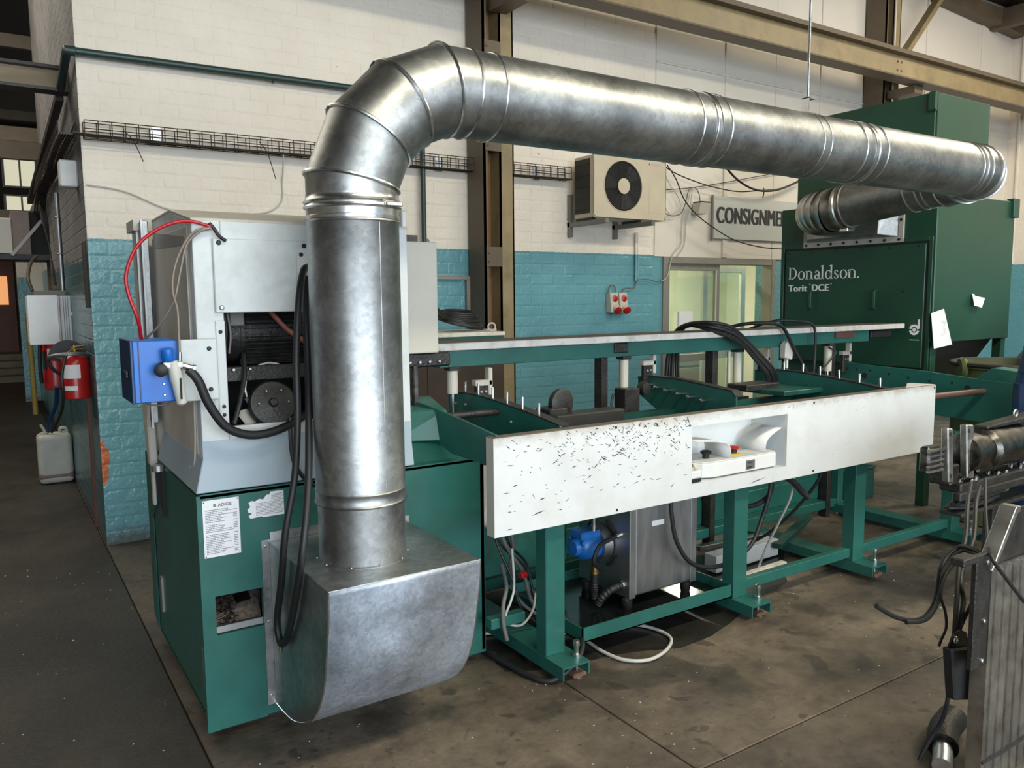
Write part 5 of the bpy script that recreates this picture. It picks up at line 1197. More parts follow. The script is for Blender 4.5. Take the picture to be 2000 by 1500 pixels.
G().lathe((2.36, 2.90, 0.325), (0, 0, -1), [(0, 0.018), (0.035, 0.018), (0.036, 0.022), (0.05, 0.022)], 12).build('inlet_fitting', 'brass', pu_, smooth=True)
rib = lambda t: 0.019 + 0.002 * math.sin(t * 60)
G().tube([(2.36, 2.90, 0.275), (2.36, 2.90, 0.20), (2.355, 2.89, 0.15)], 0.019, 10, 10, rib).build('suction_hose', 'black', pu_, smooth=True)
G().tube([(2.35, 2.86, 0.135), (2.36, 2.84, 0.175), (2.40, 2.82, 0.21), (2.455, 2.81, 0.225)], 0.019, 10, 10, rib).build('suction_hose', 'black', pu_, smooth=True)
G().lathe((2.448, 2.812, 0.223), (1, -0.1, 0.1), [(0, 0.021), (0.02, 0.021), (0.021, 0.025), (0.04, 0.025)], 8).build('hose_union', 'steel', pu_)

# ---- rear stop rail
rl = thing('rear_stop_rail', 'long rear rail with worn white edge board on a green beam behind the bench', 'rail', (3.8, 3.5, 0))
bd = G().box(1.79, 5.755, 3.40, 3.62, 1.346, 1.382).build('edge_board', 'white_lam', rl, bevel=0.003)
G().box(1.79, 5.755, 3.404, 3.62, 1.382, 1.3845).build('dusty_top', pm('dusty_top', (0.16, 0.13, 0.10), 0.7, 0, 0.25, 8), bd)
G().box(1.82, 5.35, 3.43, 3.52, 1.262, 1.345).build('beam', 'green', rl, bevel=0.003)
G().box(2.925, 3.03, 3.418, 3.43, 1.285, 1.342).build('hook_plate', 'black_m', rl, bevel=0.006)
G().box(4.94, 5.16, 3.418, 3.43, 1.30, 1.345).build('joint_plate', pm('rusty_plate', (0.10, 0.04, 0.03), 0.6), rl)
G().box(5.36, 5.62, 3.42, 3.50, 1.285, 1.335).build('scale_head', 'black', rl, bevel=0.004)
for x in (2.888, 3.785, 4.985):
    G().box(x - 0.022, x + 0.022, 3.46, 3.53, 0.0, 1.262).build('post', 'black_m', rl, bevel=0.003)
for x, zb in ((1.90, 1.13), (3.018, 1.07), (3.972, 1.03), (4.903, 1.07)):
    G().lathe((x, 3.45, zb), (0, 0, 1), [(0, 0.027), (1.262 - zb, 0.027)], 20).build('lift_cylinder', 'cream', rl, smooth=True)
    G().cyl((x, 3.45, zb - 0.12), (x, 3.45, zb), 0.012, n=10).build('piston_rod', 'bright', rl, smooth=True)
    G().box(x - 0.03, x + 0.03, 3.42, 3.48, 1.245, 1.265).build('cylinder_head', 'black_m', rl)
G().cyl((3.905, 3.46, 0.98), (3.905, 3.46, 1.25), 0.012, n=10).build('side_tube', 'cream', rl, smooth=True)
# small end stops standing on the plates
def end_stop(x, y, z, label, s=1.0, m2='cream'):
    t = thing('end_stop', label, 'stop', (x, y, z), 'end stops along the rear rail')
    G().box(x - 0.05 * s, x + 0.05 * s, y - 0.02, y + 0.02, z + 0.03 * s, z + 0.06 * s).build('arm', 'beige' if m2 == 'cream' else 'black_m', t, bevel=0.004)
    G().box(x + 0.028 * s, x + 0.052 * s, y - 0.02, y + 0.02, z - 0.02 * s, z + 0.12 * s).build('finger', m2, t, bevel=0.004)
    G().box(x - 0.04 * s, x + 0.03 * s, y - 0.015, y + 0.015, z - 0.10, z + 0.03 * s).build('carrier', 'black_m', t, bevel=0.004)
    bolt(t, (x - 0.015, y - 0.015, z), (0, -1, 0), 0.008, 0.006, 'steel'); bolt(t, (x + 0.012, y - 0.015, z), (0, -1, 0), 0.008, 0.006, 'steel')
end_stop(2.06, 3.43, 1.13, 'small end stop with pale finger by the first pin row near the machine')
end_stop(3.25, 3.50, 1.165, 'small pale end stop beside the middle plate below the rear rail')
end_stop(4.34, 3.55, 1.13, 'pale end stop half hidden behind the grey remote holder')
end_stop(5.25, 3.55, 1.13, 'pale U shaped end stop in front of the dust collector')
rh = thing('sensor_holder', 'grey plastic sensor housing standing on a pin of the far plate', 'sensor', (4.395, 3.40, 1.17))
G().prism([(4.34, 1.19), (4.345, 1.28), (4.375, 1.305), (4.405, 1.295), (4.43, 1.265), (4.415, 1.175)], 'y', 3.37, 3.42).build('case', 'cable_w', rh, bevel=0.006)
G().box(4.375, 4.39, 3.385, 3.405, 1.12, 1.19).build('stalk', 'plastic', rh)

# ---- hose bundle over the rail
rnd = random.Random(77)
for k in range(5):
    d = 0.026 * k + rnd.uniform(-0.006, 0.006)
    hose('hydraulic_hose', 'black', (0.012, 0.009, 0.013, 0.010, 0.008)[k], [(3.68 + d, 3.80 - d * .3, 0.95), (3.69 + d, 3.79, 1.20), (3.70 + d * .6, 3.74, 1.36), (3.655 + d * .3, 3.58, 1.425 - d * .12), (3.68, 3.42 + 0.012 * (k % 2), 1.44 - d * 0.5), (3.80, 3.37, 1.415 - d * .7), (3.92, 3.36, 1.345 - d * .6), (4.06 - d * .4, 3.355, 1.24 - d * .4), (4.20 - d * .8, 3.35, 1.13 - d * .2), (4.26 - d, 3.36, 1.05)],
         'black hydraulic hose in the bundle arching over the rear rail', 'hose', 8, 'hose bundle over the rail')
hose('hydraulic_hose', 'black', 0.012, [(4.00, 3.66, 1.37), (4.06, 3.50, 1.415), (4.15, 3.40, 1.425), (4.26, 3.365, 1.41), (4.33, 3.36, 1.36), (4.43, 3.355, 1.22), (4.54, 3.35, 1.09)], 'single black hose looping over the rail right of the bundle')
hose('hydraulic_hose', 'black', 0.009, [(4.30, 3.66, 1.37), (4.38, 3.50, 1.43), (4.50, 3.40, 1.43), (4.60, 3.37, 1.405), (4.635, 3.365, 1.35), (4.64, 3.365, 1.2), (4.63, 3.365, 1.06)], 'thin black hose over the rail hanging straight down by the white cylinder')
hose('valve_wire', 'black', 0.006, [(4.87, 3.42, 1.24), (4.92, 3.40, 1.20), (4.86, 3.40, 1.15), (4.76, 3.40, 1.08)], 'thin black lead on the last white lift cylinder', 'wire')

# ---- cables below the bench
hose('cable_loop', 'black', 0.011, [(2.688, 2.73, 0.66), (2.690, 2.72, 0.55), (2.715, 2.71, 0.42), (2.80, 2.70, 0.30), (2.95, 2.70, 0.245), (3.12, 2.71, 0.245), (3.27, 2.72, 0.30), (3.36, 2.73, 0.42), (3.43, 2.74, 0.55), (3.45, 2.75, 0.66)], 'black cable hanging in a wide loop in front of the stainless tank', 'cable')
hose('cable_loop', 'black', 0.013, [(3.20, 2.80, 0.66), (3.18, 2.79, 0.57), (3.24, 2.78, 0.50), (3.36, 2.77, 0.49), (3.45, 2.76, 0.53), (3.46, 2.75, 0.60), (3.43, 2.75, 0.66)], 'short thick black cable loop below the control recess', 'cable')
hose('cable_end', 'black', 0.017, [(3.44, 2.68, 0.66), (3.53, 2.67, 0.61), (3.60, 2.66, 0.545), (3.635, 2.65, 0.515)], 'thick black cable stub pointing down under the panel', 'cable')
hose('white_lead', 'cable_w', 0.007, [(3.58, 2.70, 0.66), (3.585, 2.72, 0.52), (3.60, 2.80, 0.36), (3.62, 2.90, 0.18), (3.64, 2.98, 0.01)], 'thin white lead dropping straight to the floor under the panel', 'wire')
hose('dark_lead', 'black', 0.009, [(3.86, 2.72, 0.66), (3.85, 2.75, 0.55), (3.80, 2.85, 0.38), (3.74, 2.98, 0.22), (3.72, 3.1, 0.12), (3.80, 3.15, 0.02)], 'dark lead curving down to the floor beside the white lead', 'cable')
hose('floor_cable', 'cable_w', 0.008, [(1.80, 3.16, 0.012), (1.98, 3.06, 0.012), (2.16, 2.93, 0.012), (2.215, 2.90, 0.012), (2.22, 2.78, 0.012), (2.21, 2.66, 0.012), (2.235, 2.54, 0.012), (2.32, 2.48, 0.012), (2.44, 2.50, 0.012), (2.55, 2.57, 0.012), (2.58, 2.66, 0.012), (2.55, 2.77, 0.012), (2.46, 2.87, 0.012)], 'pale cable lying in a wide loop on the floor under the drip tray', 'cable')
hose('floor_cable', 'black', 0.012, [(1.765, 2.96, 0.014), (1.78, 2.82, 0.014), (1.80, 2.66, 0.014), (1.85, 2.56, 0.014), (1.96, 2.545, 0.06), (2.05, 2.60, 0.10), (2.10, 2.70, 0.12), (2.08, 2.78, 0.16)], 'black cable looping on the floor around the first bench foot', 'cable')
for k, (a, b_) in enumerate(((1.80, 1.90), (1.84, 1.98), (1.82, 2.02), (1.88, 1.95), (1.86, 2.06))):
    hose('tangled_cable', 'black' if k % 2 == 0 else 'cable_g', 0.0065 + 0.002 * (k % 2), [(a, 2.95, 0.64), (a + 0.03, 2.93, 0.50), (b_ - 0.03, 2.88 + 0.03 * k, 0.36), (b_, 2.85 + 0.03 * k, 0.22), (b_ + 0.10, 2.88, 0.12)],
         'dark cable in the tangle hanging behind the first bench leg', 'cable', 8, 'cable tangle at the first bench leg')
hose('tangled_cable', 'cable_w', 0.0055, [(1.86, 2.86, 0.50), (1.83, 2.80, 0.36), (1.80, 2.78, 0.30), (1.78, 2.79, 0.24), (1.80, 2.80, 0.19), (1.87, 2.80, 0.17), (1.94, 2.82, 0.21), (1.97, 2.84, 0.28)], 'pale grey cable curl hanging left of the first bench leg', 'cable')
hose('tangled_cable', 'cable_g', 0.009, [(1.83, 2.90, 0.42), (1.79, 2.80, 0.36), (1.755, 2.77, 0.30), (1.75, 2.765, 0.22), (1.765, 2.76, 0.14)], 'grey cable arch dropping to the stub rail left of the first leg', 'cable')
o = G().lathe((1.862, 2.80, 0.395), (1, 0.1, 0), [(0, 0.012), (0.004, 0.016), (0.03, 0.016), (0.034, 0.010)], 12).build('red_plug', 'redhose', smooth=True, label='small red plug in the cable tangle', cat='plug'); recentre(o)
o = G().lathe((1.925, 2.82, 0.02), (1, 0.5, 0.1), [(0, 0.014), (0.002, 0.018), (0.05, 0.018), (0.052, 0.012), (0.044, 0.012)], 14).build('plastic_cap', 'plastic', smooth=True, label='small white plastic pipe cap lying on the floor by the first leg', cat='cap'); recentre(o)
# aluminium and white offcuts under the bench
def offcut(name, p0, p1, w, h, mat, label):
    o = G().bar(p0, p1, w, h).build(name, mat, bevel=0.002, label=label, cat='offcut'); recentre(o)
offcut('metal_offcut', (3.48, 3.30, 0.088), (4.10, 3.235, 0.088), 0.05, 0.03, 'bright', 'long bright metal strip lying behind the second bench leg')
offcut('metal_offcut', (3.40, 3.12, 0.06), (3.97, 3.14, 0.06), 0.09, 0.10, 'white', 'short white box profile lying under the bench')
offcut('metal_offcut', (3.25, 2.94, 0.015), (3.86, 2.965, 0.015), 0.04, 0.028, 'white_lam', 'flat pale strip lying on the floor behind the second bench leg')
offcut('timber_strip', (3.9, 3.05, 0.0885), (4.6, 3.35, 0.0885), 0.06, 0.03, 'green_dirty', 'dark green bar lying between the base channels')
gb = thing('green_box', 'small dark green steel box on the floor behind the bench end', 'box', (5.72, 3.75, 0))
G().box(5.42, 5.78, 3.61, 3.95, 0.0, 0.24).build('body', 'green_dirty', gb, bevel=0.006)
G().box(5.41, 5.79, 3.60, 3.96, 0.24, 0.255).build('lid', 'green_dirty', gb, bevel=0.004)

# ================================================================ things on the back wall
ac = thing('air_conditioner', 'cream outdoor air conditioner unit with a black fan grille on the white wall', 'air conditioner', (4.75, 5.48, 2.27))
g = G(); ax0, ax1, ay0, ay1, az0, az1 = 4.335, 5.168, 5.35, 5.62, 2.275, 2.80
g.box(ax0, ax1, ay0 + 0.012, ay1, az0, az1)
M['ac_cream'] = pm('aged_cream_plastic', (0.56, 0.49, 0.37), 0.5, 0, 0.08, 4)
case = g.build('case', 'ac_cream', ac, bevel=0.012, seg=2)
# front fascia with a round opening
fc_ = G(); cx_, cz_2, R_ = 4.665, 2.552, 0.212; n = 48
outer = []
for i in range(n):
    a = 2 * PI * i / n; c, s = math.cos(a), math.sin(a)
    k = min(((ax1 - cx_) if c > 0 else (cx_ - ax0)) / max(abs(c), 1e-6), ((az1 - cz_2) if s > 0 else (cz_2 - az0)) / max(abs(s), 1e-6))
    outer.append((cx_ + k * c, cz_2 + k * s))
inner = [(cx_ + R_ * math.cos(2 * PI * i / n), cz_2 + R_ * math.sin(2 * PI * i / n)) for i in range(n)]
vs = [(x, ay0, z) for x, z in outer] + [(x, ay0, z) for x, z in inner] + [(x, ay0 + 0.02, z) for x, z in inner]
fc_.add(vs, [(i, (i + 1) % n, n + (i + 1) % n, n + i) for i in range(n)] + [(n + i, n + (i + 1) % n, 2 * n + (i + 1) % n, 2 * n + i) for i in range(n)])
fc_.box(ax1 - 0.004, ax1, ay0, ay0 + 0.012, az0, az1).box(ax0, ax0 + 0.004, ay0, ay0 + 0.012, az0, az1).box(ax0, ax1, ay0, ay0 + 0.012, az1 - 0.004, az1).box(ax0, ax1, ay0, ay0 + 0.012, az0, az0 + 0.004)
fc_.build('fascia', 'ac_cream', ac)
G().cyl((cx_, ay0 + 0.011, cz_2), (cx_, ay0 + 0.0125, cz_2), R_ * 1.0, n=40).build('fan_well', 'dark', ac)
fb = G()
for k in range(3):
    a0 = 2 * PI * k / 3 + 0.4
    pts = []
    for j in range(6):
        a = a0 + 0.16 * j
        pts.append((a, 0.05, 0.008)); pts.append((a, 0.195, 0.004 + 0.0008 * j))
    V = [(cx_ + r * math.cos(a), ay0 + d, cz_2 + r * math.sin(a)) for a, r, d in pts]
    fb.add(V, [(2 * j, 2 * j + 1, 2 * j + 3, 2 * j + 2) for j in range(5)])
fb.build('fan_blades', pm('fan_plastic', (0.05, 0.048, 0.045), 0.25), ac)
gr_ = G().lathe((cx_, ay0 - 0.006, cz_2), (0, -1, 0), [(0, 0.068), (0.004, 0.066), (0.006, 0.0)], 28).build('grille_hub', 'ac_cream', ac, smooth=True)
for k in range(12):
    G().torus((cx_, ay0 - 0.004, cz_2), (0, 1, 0), 0.078 + 0.0115 * k, 0.0014, 40, 5).build('grille_ring', 'black', ac)
for k in range(8):
    a = 2 * PI * k / 8 + 0.2
    G().cyl((cx_ + 0.06 * math.cos(a), ay0 - 0.003, cz_2 + 0.06 * math.sin(a)), (cx_ + 0.21 * math.cos(a), ay0 - 0.002, cz_2 + 0.21 * math.sin(a)), 0.002, n=6).build('grille_spoke', 'black', ac)
G().torus((cx_, ay0, cz_2), (0, 1, 0), R_ + 0.004, 0.005, 44, 6).build('grille_rim', 'ac_cream', ac, smooth=True)
G().box(ax0 - 0.004, ax0, ay0 + 0.05, ay1 - 0.015, az0 + 0.04, az1 - 0.03).build('coil_guard', pm('coil_fins', (0.035, 0.032, 0.028), 0.6, 0.3), ac)
for k in range(5):
    z = az0 + 0.07 + 0.095 * k
    G().cyl((ax0 - 0.006, ay0 + 0.05, z), (ax0 - 0.006, ay1 - 0.015, z), 0.002, n=5).build('guard_wire', 'black', ac)
G().box(4.965, 5.125, ay0 - 0.002, ay0, az0 + 0.06, az0 + 0.30).build('service_panel', 'ac_cream', ac, bevel=0.001)
bolt(ac, (4.965, ay0, 2.762), (0, -1, 0), 0.008, 0.003, 'redhose', 'badge_dot')
G().box(4.985, 5.10, ay0 - 0.001, ay0 + 0.0005, 2.748, 2.772).build('badge', pm('faded_badge', (0.50, 0.42, 0.38), 0.5), ac)
for x in (4.36, 4.88):
    G().box(x - 0.02, x + 0.02, 5.20, 5.728, 2.215, 2.255).box(x - 0.02, x + 0.02, 5.69, 5.728, 2.13, 2.50).build('wall_bracket', pm('bracket_grey', (0.22, 0.21, 0.19), 0.5, 0.4) if 'bracket_grey' not in bpy.data.materials else bpy.data.materials['bracket_grey'], ac, bevel=0.003)
    G().box(x - 0.018, x + 0.018, 5.38, 5.60, 2.255, 2.275).build('rubber_foot', 'black', ac)

sg = thing('consignment_sign', 'grey white sign board lettered CONSIGNMENT beside the collector', 'sign', (7.0, 5.70, 2.177))
G().box(6.15, 7.95, 5.685, 5.70, 2.177, 2.603).build('board', 'signb', sg, bevel=0.002)
G().box(6.135, 6.15, 5.68, 5.705, 2.16, 2.61).build('edge_trim', 'frame', sg)
text_mesh('CONSIGNMENT', 0.232, (6.19, 5.684, 2.335), (1, 0, 0.004), (0, 0, 1), 'ink', 'lettering', sg, 0.001, 0.70, 0.0, 1.06, 0.014)

sk = thing('power_sockets', 'pair of grey and red industrial power sockets on the teal wall', 'socket', (4.89, 5.66, 1.45))
for x in (4.835, 4.945):
    b_ = G().hexa([(x - 0.048, 5.64, 1.455), (x + 0.048, 5.64, 1.455), (x + 0.048, 5.728, 1.455), (x - 0.048, 5.728, 1.455), (x - 0.048, 5.665, 1.640), (x + 0.048, 5.665, 1.640), (x + 0.048, 5.728, 1.640), (x - 0.048, 5.728, 1.640)]).build('housing', 'cream', sk, bevel=0.006)
    G().lathe((x + 0.005, 5.662, 1.585), (0, -1, 0.1), [(0, 0.032), (0.012, 0.030), (0.018, 0.018), (0.018, 0)], 20).build('rotary_switch', 'red', b_, smooth=True)
    G().lathe((x + 0.005, 5.645, 1.50), (0, -0.75, -0.65), [(0, 0.036), (0.03, 0.036), (0.034, 0.034)], 20).build('outlet_collar', 'cream', b_, smooth=True)
    G().lathe((x + 0.005, 5.622, 1.480), (0, -0.75, -0.65), [(0, 0.038), (0.022, 0.036), (0.028, 0.02), (0.028, 0)], 20).build('outlet_cap', 'red', b_, smooth=True)
cn = thing('socket_conduit', 'teal painted conduit dropping to the power sockets', 'conduit', (5.145, 5.70, 1.75))
G().cyl((5.14, 5.712, 1.75), (5.14, 5.712, 2.20), 0.012, n=10).build('pipe', 'wall', cn, smooth=True)
G().cyl((5.165, 5.712, 1.75), (5.165, 5.712, 2.20), 0.009, n=10).build('pipe', 'wall', cn, smooth=True)
hose('socket_cable', 'cable_g', 0.006, [(5.145, 5.70, 1.75), (5.10, 5.69, 1.68), (5.02, 5.68, 1.68), (4.965, 5.68, 1.67), (4.945, 5.69, 1.64)], 'grey cable looping from the conduit into the right socket', 'cable')
hose('socket_cable', 'cable_g', 0.006, [(4.79, 5.70, 1.63), (4.80, 5.69, 1.69), (4.84, 5.69, 1.71), (4.87, 5.69, 1.68), (4.868, 5.69, 1.64)], 'short grey cable arch joining the two sockets', 'cable')
hose('loose_wire', 'cable_g', 0.004, [(5.155, 5.70, 1.76), (5.28, 5.69, 1.765), (5.40, 5.69, 1.74), (5.47, 5.68, 1.76)], 'thin wire running from the conduit to the office door frame', 'wire')
# cables about the sign
for nm, mt, r, pts, lb_ in (
        ('loose_cable', 'black', 0.006, [(5.42, 5.60, 2.83), (5.52, 5.58, 2.70), (5.62, 5.57, 2.52), (5.80, 5.57, 2.38), (6.05, 5.57, 2.26), (6.35, 5.57, 2.155), (6.75, 5.58, 2.10), (7.15, 5.60, 2.09)], 'dark cable sagging from the air conditioner below the sign'),
        ('loose_cable', 'black', 0.006, [(5.40, 5.62, 2.82), (5.55, 5.60, 2.755), (5.85, 5.59, 2.69), (6.15, 5.59, 2.655), (6.42, 5.59, 2.645), (6.70, 5.59, 2.675), (7.05, 5.59, 2.72), (7.45, 5.6, 2.86)], 'dark cable strung above the sign from the air conditioner'),
        ('loose_cable', 'black', 0.011, [(6.20, 5.58, 2.86), (6.36, 5.57, 2.755), (6.55, 5.56, 2.685), (6.75, 5.56, 2.67), (6.98, 5.56, 2.70), (7.25, 5.57, 2.785), (7.5, 5.58, 2.88)], 'thick black cable hanging above the sign and out behind the duct'),
        ('loose_cable', 'wire', 0.004, [(5.36, 5.68, 2.60), (5.75, 5.68, 2.645), (6.2, 5.68, 2.72), (6.95, 5.68, 2.865), (7.3, 5.68, 2.93)], 'thin brown wire rising across the wall above the sign'),
        ('loose_cable', 'cable_g', 0.005, [(5.38, 5.66, 2.44), (5.46, 5.65, 2.385), (5.56, 5.65, 2.37), (5.66, 5.65, 2.40), (5.72, 5.65, 2.50), (5.76, 5.65, 2.62), (5.84, 5.65, 2.655), (5.90, 5.65, 2.60), (5.915, 5.65, 2.53)], 'grey cable looping from the air conditioner to the hanging box'),
        ('loose_cable', 'cable_w', 0.005, [(5.80, 5.66, 2.64), (5.77, 5.67, 2.50), (5.72, 5.68, 2.35), (5.71, 5.69, 2.20), (5.70, 5.69, 2.10), (5.60, 5.70, 1.99), (5.53, 5.69, 1.80), (5.44, 5.68, 1.745)], 'white cable running down from the hanging box to the office door'),
        ('loose_cable', 'cable_w', 0.005, [(5.82, 5.66, 2.64), (5.80, 5.67, 2.45), (5.755, 5.68, 2.30), (5.76, 5.69, 2.18), (5.74, 5.69, 2.08), (5.66, 5.70, 1.98)], 'second white cable running down above the office door'),
        ('loose_cable', 'cable_w', 0.005, [(5.42, 5.66, 2.80), (5.52, 5.66, 2.66), (5.63, 5.66, 2.55), (5.66, 5.66, 2.46), (5.60, 5.66, 2.40), (5.50, 5.66, 2.40), (5.42, 5.66, 2.52), (5.40, 5.66, 2.60)], 'pale cable coil beside the air conditioner')):
    hose(nm, mt, r, pts, lb_, 'cable', 8)
jb = thing('hanging_junction_box', 'small translucent junction box hanging by its cables left of the sign', 'junction box', (5.93, 5.62, 2.40))
G().hexa([(5.85, 5.60, 2.40), (5.96, 5.60, 2.40), (5.96, 5.69, 2.40), (5.85, 5.69, 2.40), (5.86, 5.58, 2.51), (6.0, 5.58, 2.51), (6.0, 5.69, 2.51), (5.86, 5.69, 2.51)]).build('body', 'cream', jb, bevel=0.005)
G().box(5.86, 6.0, 5.578, 5.69, 2.51, 2.52).build('lid', 'brown', jb)
hose('cable_drop', 'black', 0.006, [(6.74, 5.56, 2.70), (6.745, 5.56, 2.65), (6.745, 5.57, 2.60)], 'short black cable tie hanging over the top edge of the sign', 'cable tie')

# square frame on the wall, tool cabinet, cable coil
wf = thing('conduit_frame', 'grey square cornered conduit frame on the teal wall above the cable coil', 'conduit', (3.15, 5.70, 1.4))
G().box(2.6, 3.325, 5.69, 5.728, 1.75, 1.782).build('top_run', 'frame', wf, bevel=0.004)
G().box(3.285, 3.325, 5.69, 5.728, 1.36, 1.752).build('side_run', 'frame', wf, bevel=0.004)
G().box(2.6, 2.64, 5.69, 5.728, 1.36, 1.752).build('side_run', 'frame', wf, bevel=0.004)
tcab = thing('storage_cabinet', 'brown storage cabinet with a green and white top behind the rear rail', 'cabinet', (2.45, 4.9, 0))
G().box(1.95, 2.955, 4.62, 5.15, 0, 1.27).build('body', 'brown', tcab, bevel=0.004)
G().box(2.36, 2.362, 4.615, 4.62, 0.02, 1.25).build('door_gap', 'dark', tcab)
G().box(1.95, 2.94, 4.60, 5.15, 1.27, 1.345).build('top_band', 'green_dirty', tcab, bevel=0.002)
G().box(1.95, 2.95, 4.595, 5.15, 1.345, 1.372).build('top_board', 'white_lam', tcab, bevel=0.003)
G().torus((2.905, 4.70, 1.402), (0.3, 1, 0), 0.026, 0.006, 20, 6).build('eye_bolt', 'beige', tcab, smooth=True)
cc = thing('cable_coil', 'coil of black cable lying on the cabinet behind the rail', 'cable', (2.78, 4.85, 1.372))
rnd = random.Random(9)
for k in range(8):
    R1 = 0.175 - 0.008 * k + rnd.uniform(-.006, .006); cz_ = 1.40 + 0.008 * k; pts = []
    for i in range(15):
        a = 2 * PI * i / 14 + 0.4 * k
        pts.append((2.735 + R1 * math.cos(a) + 0.002 * k, 4.88 + R1 * 0.9 * math.sin(a), cz_ + 0.05 + 0.05 * math.sin(a + 0.6 + 0.1 * k) - 0.05 * math.cos(a)))
    G().tube(pts, 0.0085, 7, 4).build('turn', 'black', cc, smooth=True)
hose('cable_coil_tail', 'black', 0.014, [(1.735, 3.52, 1.705), (1.80, 3.60, 1.715), (1.92, 3.80, 1.68), (2.15, 4.20, 1.60), (2.45, 4.62, 1.52), (2.63, 4.82, 1.45)], 'thick black cable from the electrical box down to the coil', 'cable', 10)
sl_ = thing('spirit_levels', 'aluminium straight edges leaning against the column beside the brown cabinet', 'straight edge', (3.28, 5.2, 0))
G().hexa([(3.02, 5.12, 0.0), (3.09, 5.12, 0.0), (3.09, 5.16, 0.0), (3.02, 5.16, 0.0), (3.26, 5.36, 1.36), (3.325, 5.36, 1.36), (3.325, 5.40, 1.36), (3.26, 5.40, 1.36)]).build('straight_edge', 'bright', sl_, bevel=0.002)
G().hexa([(3.10, 5.12, 0.0), (3.14, 5.12, 0.0), (3.14, 5.16, 0.0), (3.10, 5.16, 0.0), (3.335, 5.36, 1.36), (3.36, 5.36, 1.36), (3.36, 5.40, 1.36), (3.335, 5.40, 1.36)]).build('straight_edge', 'cream', sl_, bevel=0.002)
G().hexa([(3.315, 5.295, 1.10), (3.34, 5.295, 1.10), (3.34, 5.30, 1.10), (3.315, 5.30, 1.10), (3.33, 5.315, 1.2), (3.355, 5.315, 1.2), (3.355, 5.32, 1.2), (3.33, 5.32, 1.2)]).build('red_tag', 'red', sl_)

# ================================================================ passage on the left
fe = thing('fire_extinguisher', 'red fire extinguisher with paper labels on the wall corner', 'fire extinguisher', (0.458, 6.05, 0.95))
G().lathe((0.458, 6.05, 0.955), (0, 0, 1), [(0, 0.078), (0.006, 0.084), (0.24, 0.084), (0.262, 0.078), (0.285, 0.06), (0.30, 0.03), (0.315, 0.02)], 32).build('cylinder', 'red', fe, smooth=True)
G().lathe((0.458, 6.05, 1.27), (0, 0, 1), [(0, 0.018), (0.02, 0.018), (0.022, 0.013), (0.04, 0.013)], 14).build('valve', 'brass', fe, smooth=True)
G().bar((0.435, 6.02, 1.300), (0.515, 5.99, 1.315), 0.016, 0.006).bar((0.435, 6.02, 1.285), (0.505, 5.99, 1.29), 0.014, 0.005).build('lever', 'brass', fe)
def wrap(a0, a1, z0, z1, r, mat, name, parent, cx=0.458, cy=6.05, n=10):
    g = G(); vs = []
    for j in range(n + 1):
        a = a0 + (a1 - a0) * j / n
        vs += [(cx + r * math.cos(a), cy + r * math.sin(a), z0), (cx + r * math.cos(a), cy + r * math.sin(a), z1)]
    g.add(vs, [(2 * j, 2 * j + 2, 2 * j + 3, 2 * j + 1) for j in range(n)])
    return g.build(name, mat, parent, smooth=True)
wrap(PI * 1.13, PI * 1.58, 1.095, 1.185, 0.0848, 'paper', 'paper_label', fe)
wrap(PI * 1.17, PI * 1.50, 1.015, 1.045, 0.0848, 'paper', 'paper_label', fe)
G().tube([(0.44, 6.0, 1.28), (0.40, 5.99, 1.24), (0.372, 5.99, 1.12), (0.372, 6.0, 1.0), (0.365, 6.1, 0.88), (0.34, 6.5, 0.72), (0.335, 6.9, 0.62)], 0.010, 8).build('discharge_hose', 'black', fe, smooth=True)
hr = thing('steel_hoop_hook', 'grey steel hoop with a black arched hood around the extinguisher top', 'hook', (0.45, 6.08, 1.2))
G().torus((0.425, 6.06, 1.235), (0, 0.22, 1), 0.118, 0.012, 40, 8).build('hoop', 'steel', hr, smooth=True)
G().torus((0.425, 6.14, 1.225), (0, 1, 0), 0.119, 0.012, 28, 8, 0, PI).build('arch', 'black', hr, smooth=True)
hd = G(); n = 20
vs = [(0.425, 6.15, 1.225)] + [(0.425 + 0.118 * math.cos(PI * i / n), 6.15, 1.225 + 0.118 * math.sin(PI * i / n)) for i in range(n + 1)]
vs += [(x, y + 0.006, z) for x, y, z in vs]
k = n + 2
hd.add(vs, [(0, i + 1, i + 2) for i in range(n)] + [(k, k + i + 2, k + i + 1) for i in range(n)] + [(i + 1, i + 2, k + i + 2, k + i + 1) for i in range(n)])
hd.build('hood', 'black', hr)
fe2 = thing('fire_extinguisher', 'second red fire extinguisher further down the passage wall', 'fire extinguisher', (0.45, 8.0, 0.83))
G().lathe((0.45, 8.0, 0.84), (0, 0, 1), [(0, 0.08), (0.006, 0.09), (0.42, 0.09), (0.45, 0.075), (0.47, 0.04), (0.49, 0.02)], 28).build('cylinder', 'red', fe2, smooth=True)
wrap(PI * 1.02, PI * 1.25, 1.02, 1.18, 0.0906, 'ink', 'label', fe2, 0.45, 8.0)
wrap(PI * 1.28, PI * 1.40, 1.10, 1.20, 0.0906, 'paper', 'label', fe2, 0.45, 8.0)
G().tube([(0.42, 7.95, 1.31), (0.35, 7.94, 1.25), (0.335, 7.95, 1.05), (0.34, 7.97, 0.9)], 0.016, 8).build('hose', 'black', fe2, smooth=True)
sw = thing('switch_cabinet', 'white steel switch cabinet on the passage wall above the extinguishers', 'cabinet', (0.4, 7.4, 1.27))
G().box(0.25, 0.545, 7.22, 7.62, 1.272, 1.648).build('body', 'plastic', sw, bevel=0.006)
G().box(0.246, 0.452, 7.203, 7.222, 1.268, 1.652).build('door', pm('glossy_white', (0.88, 0.86, 0.82), 0.2, 0, 0.05, 6), sw, bevel=0.003)
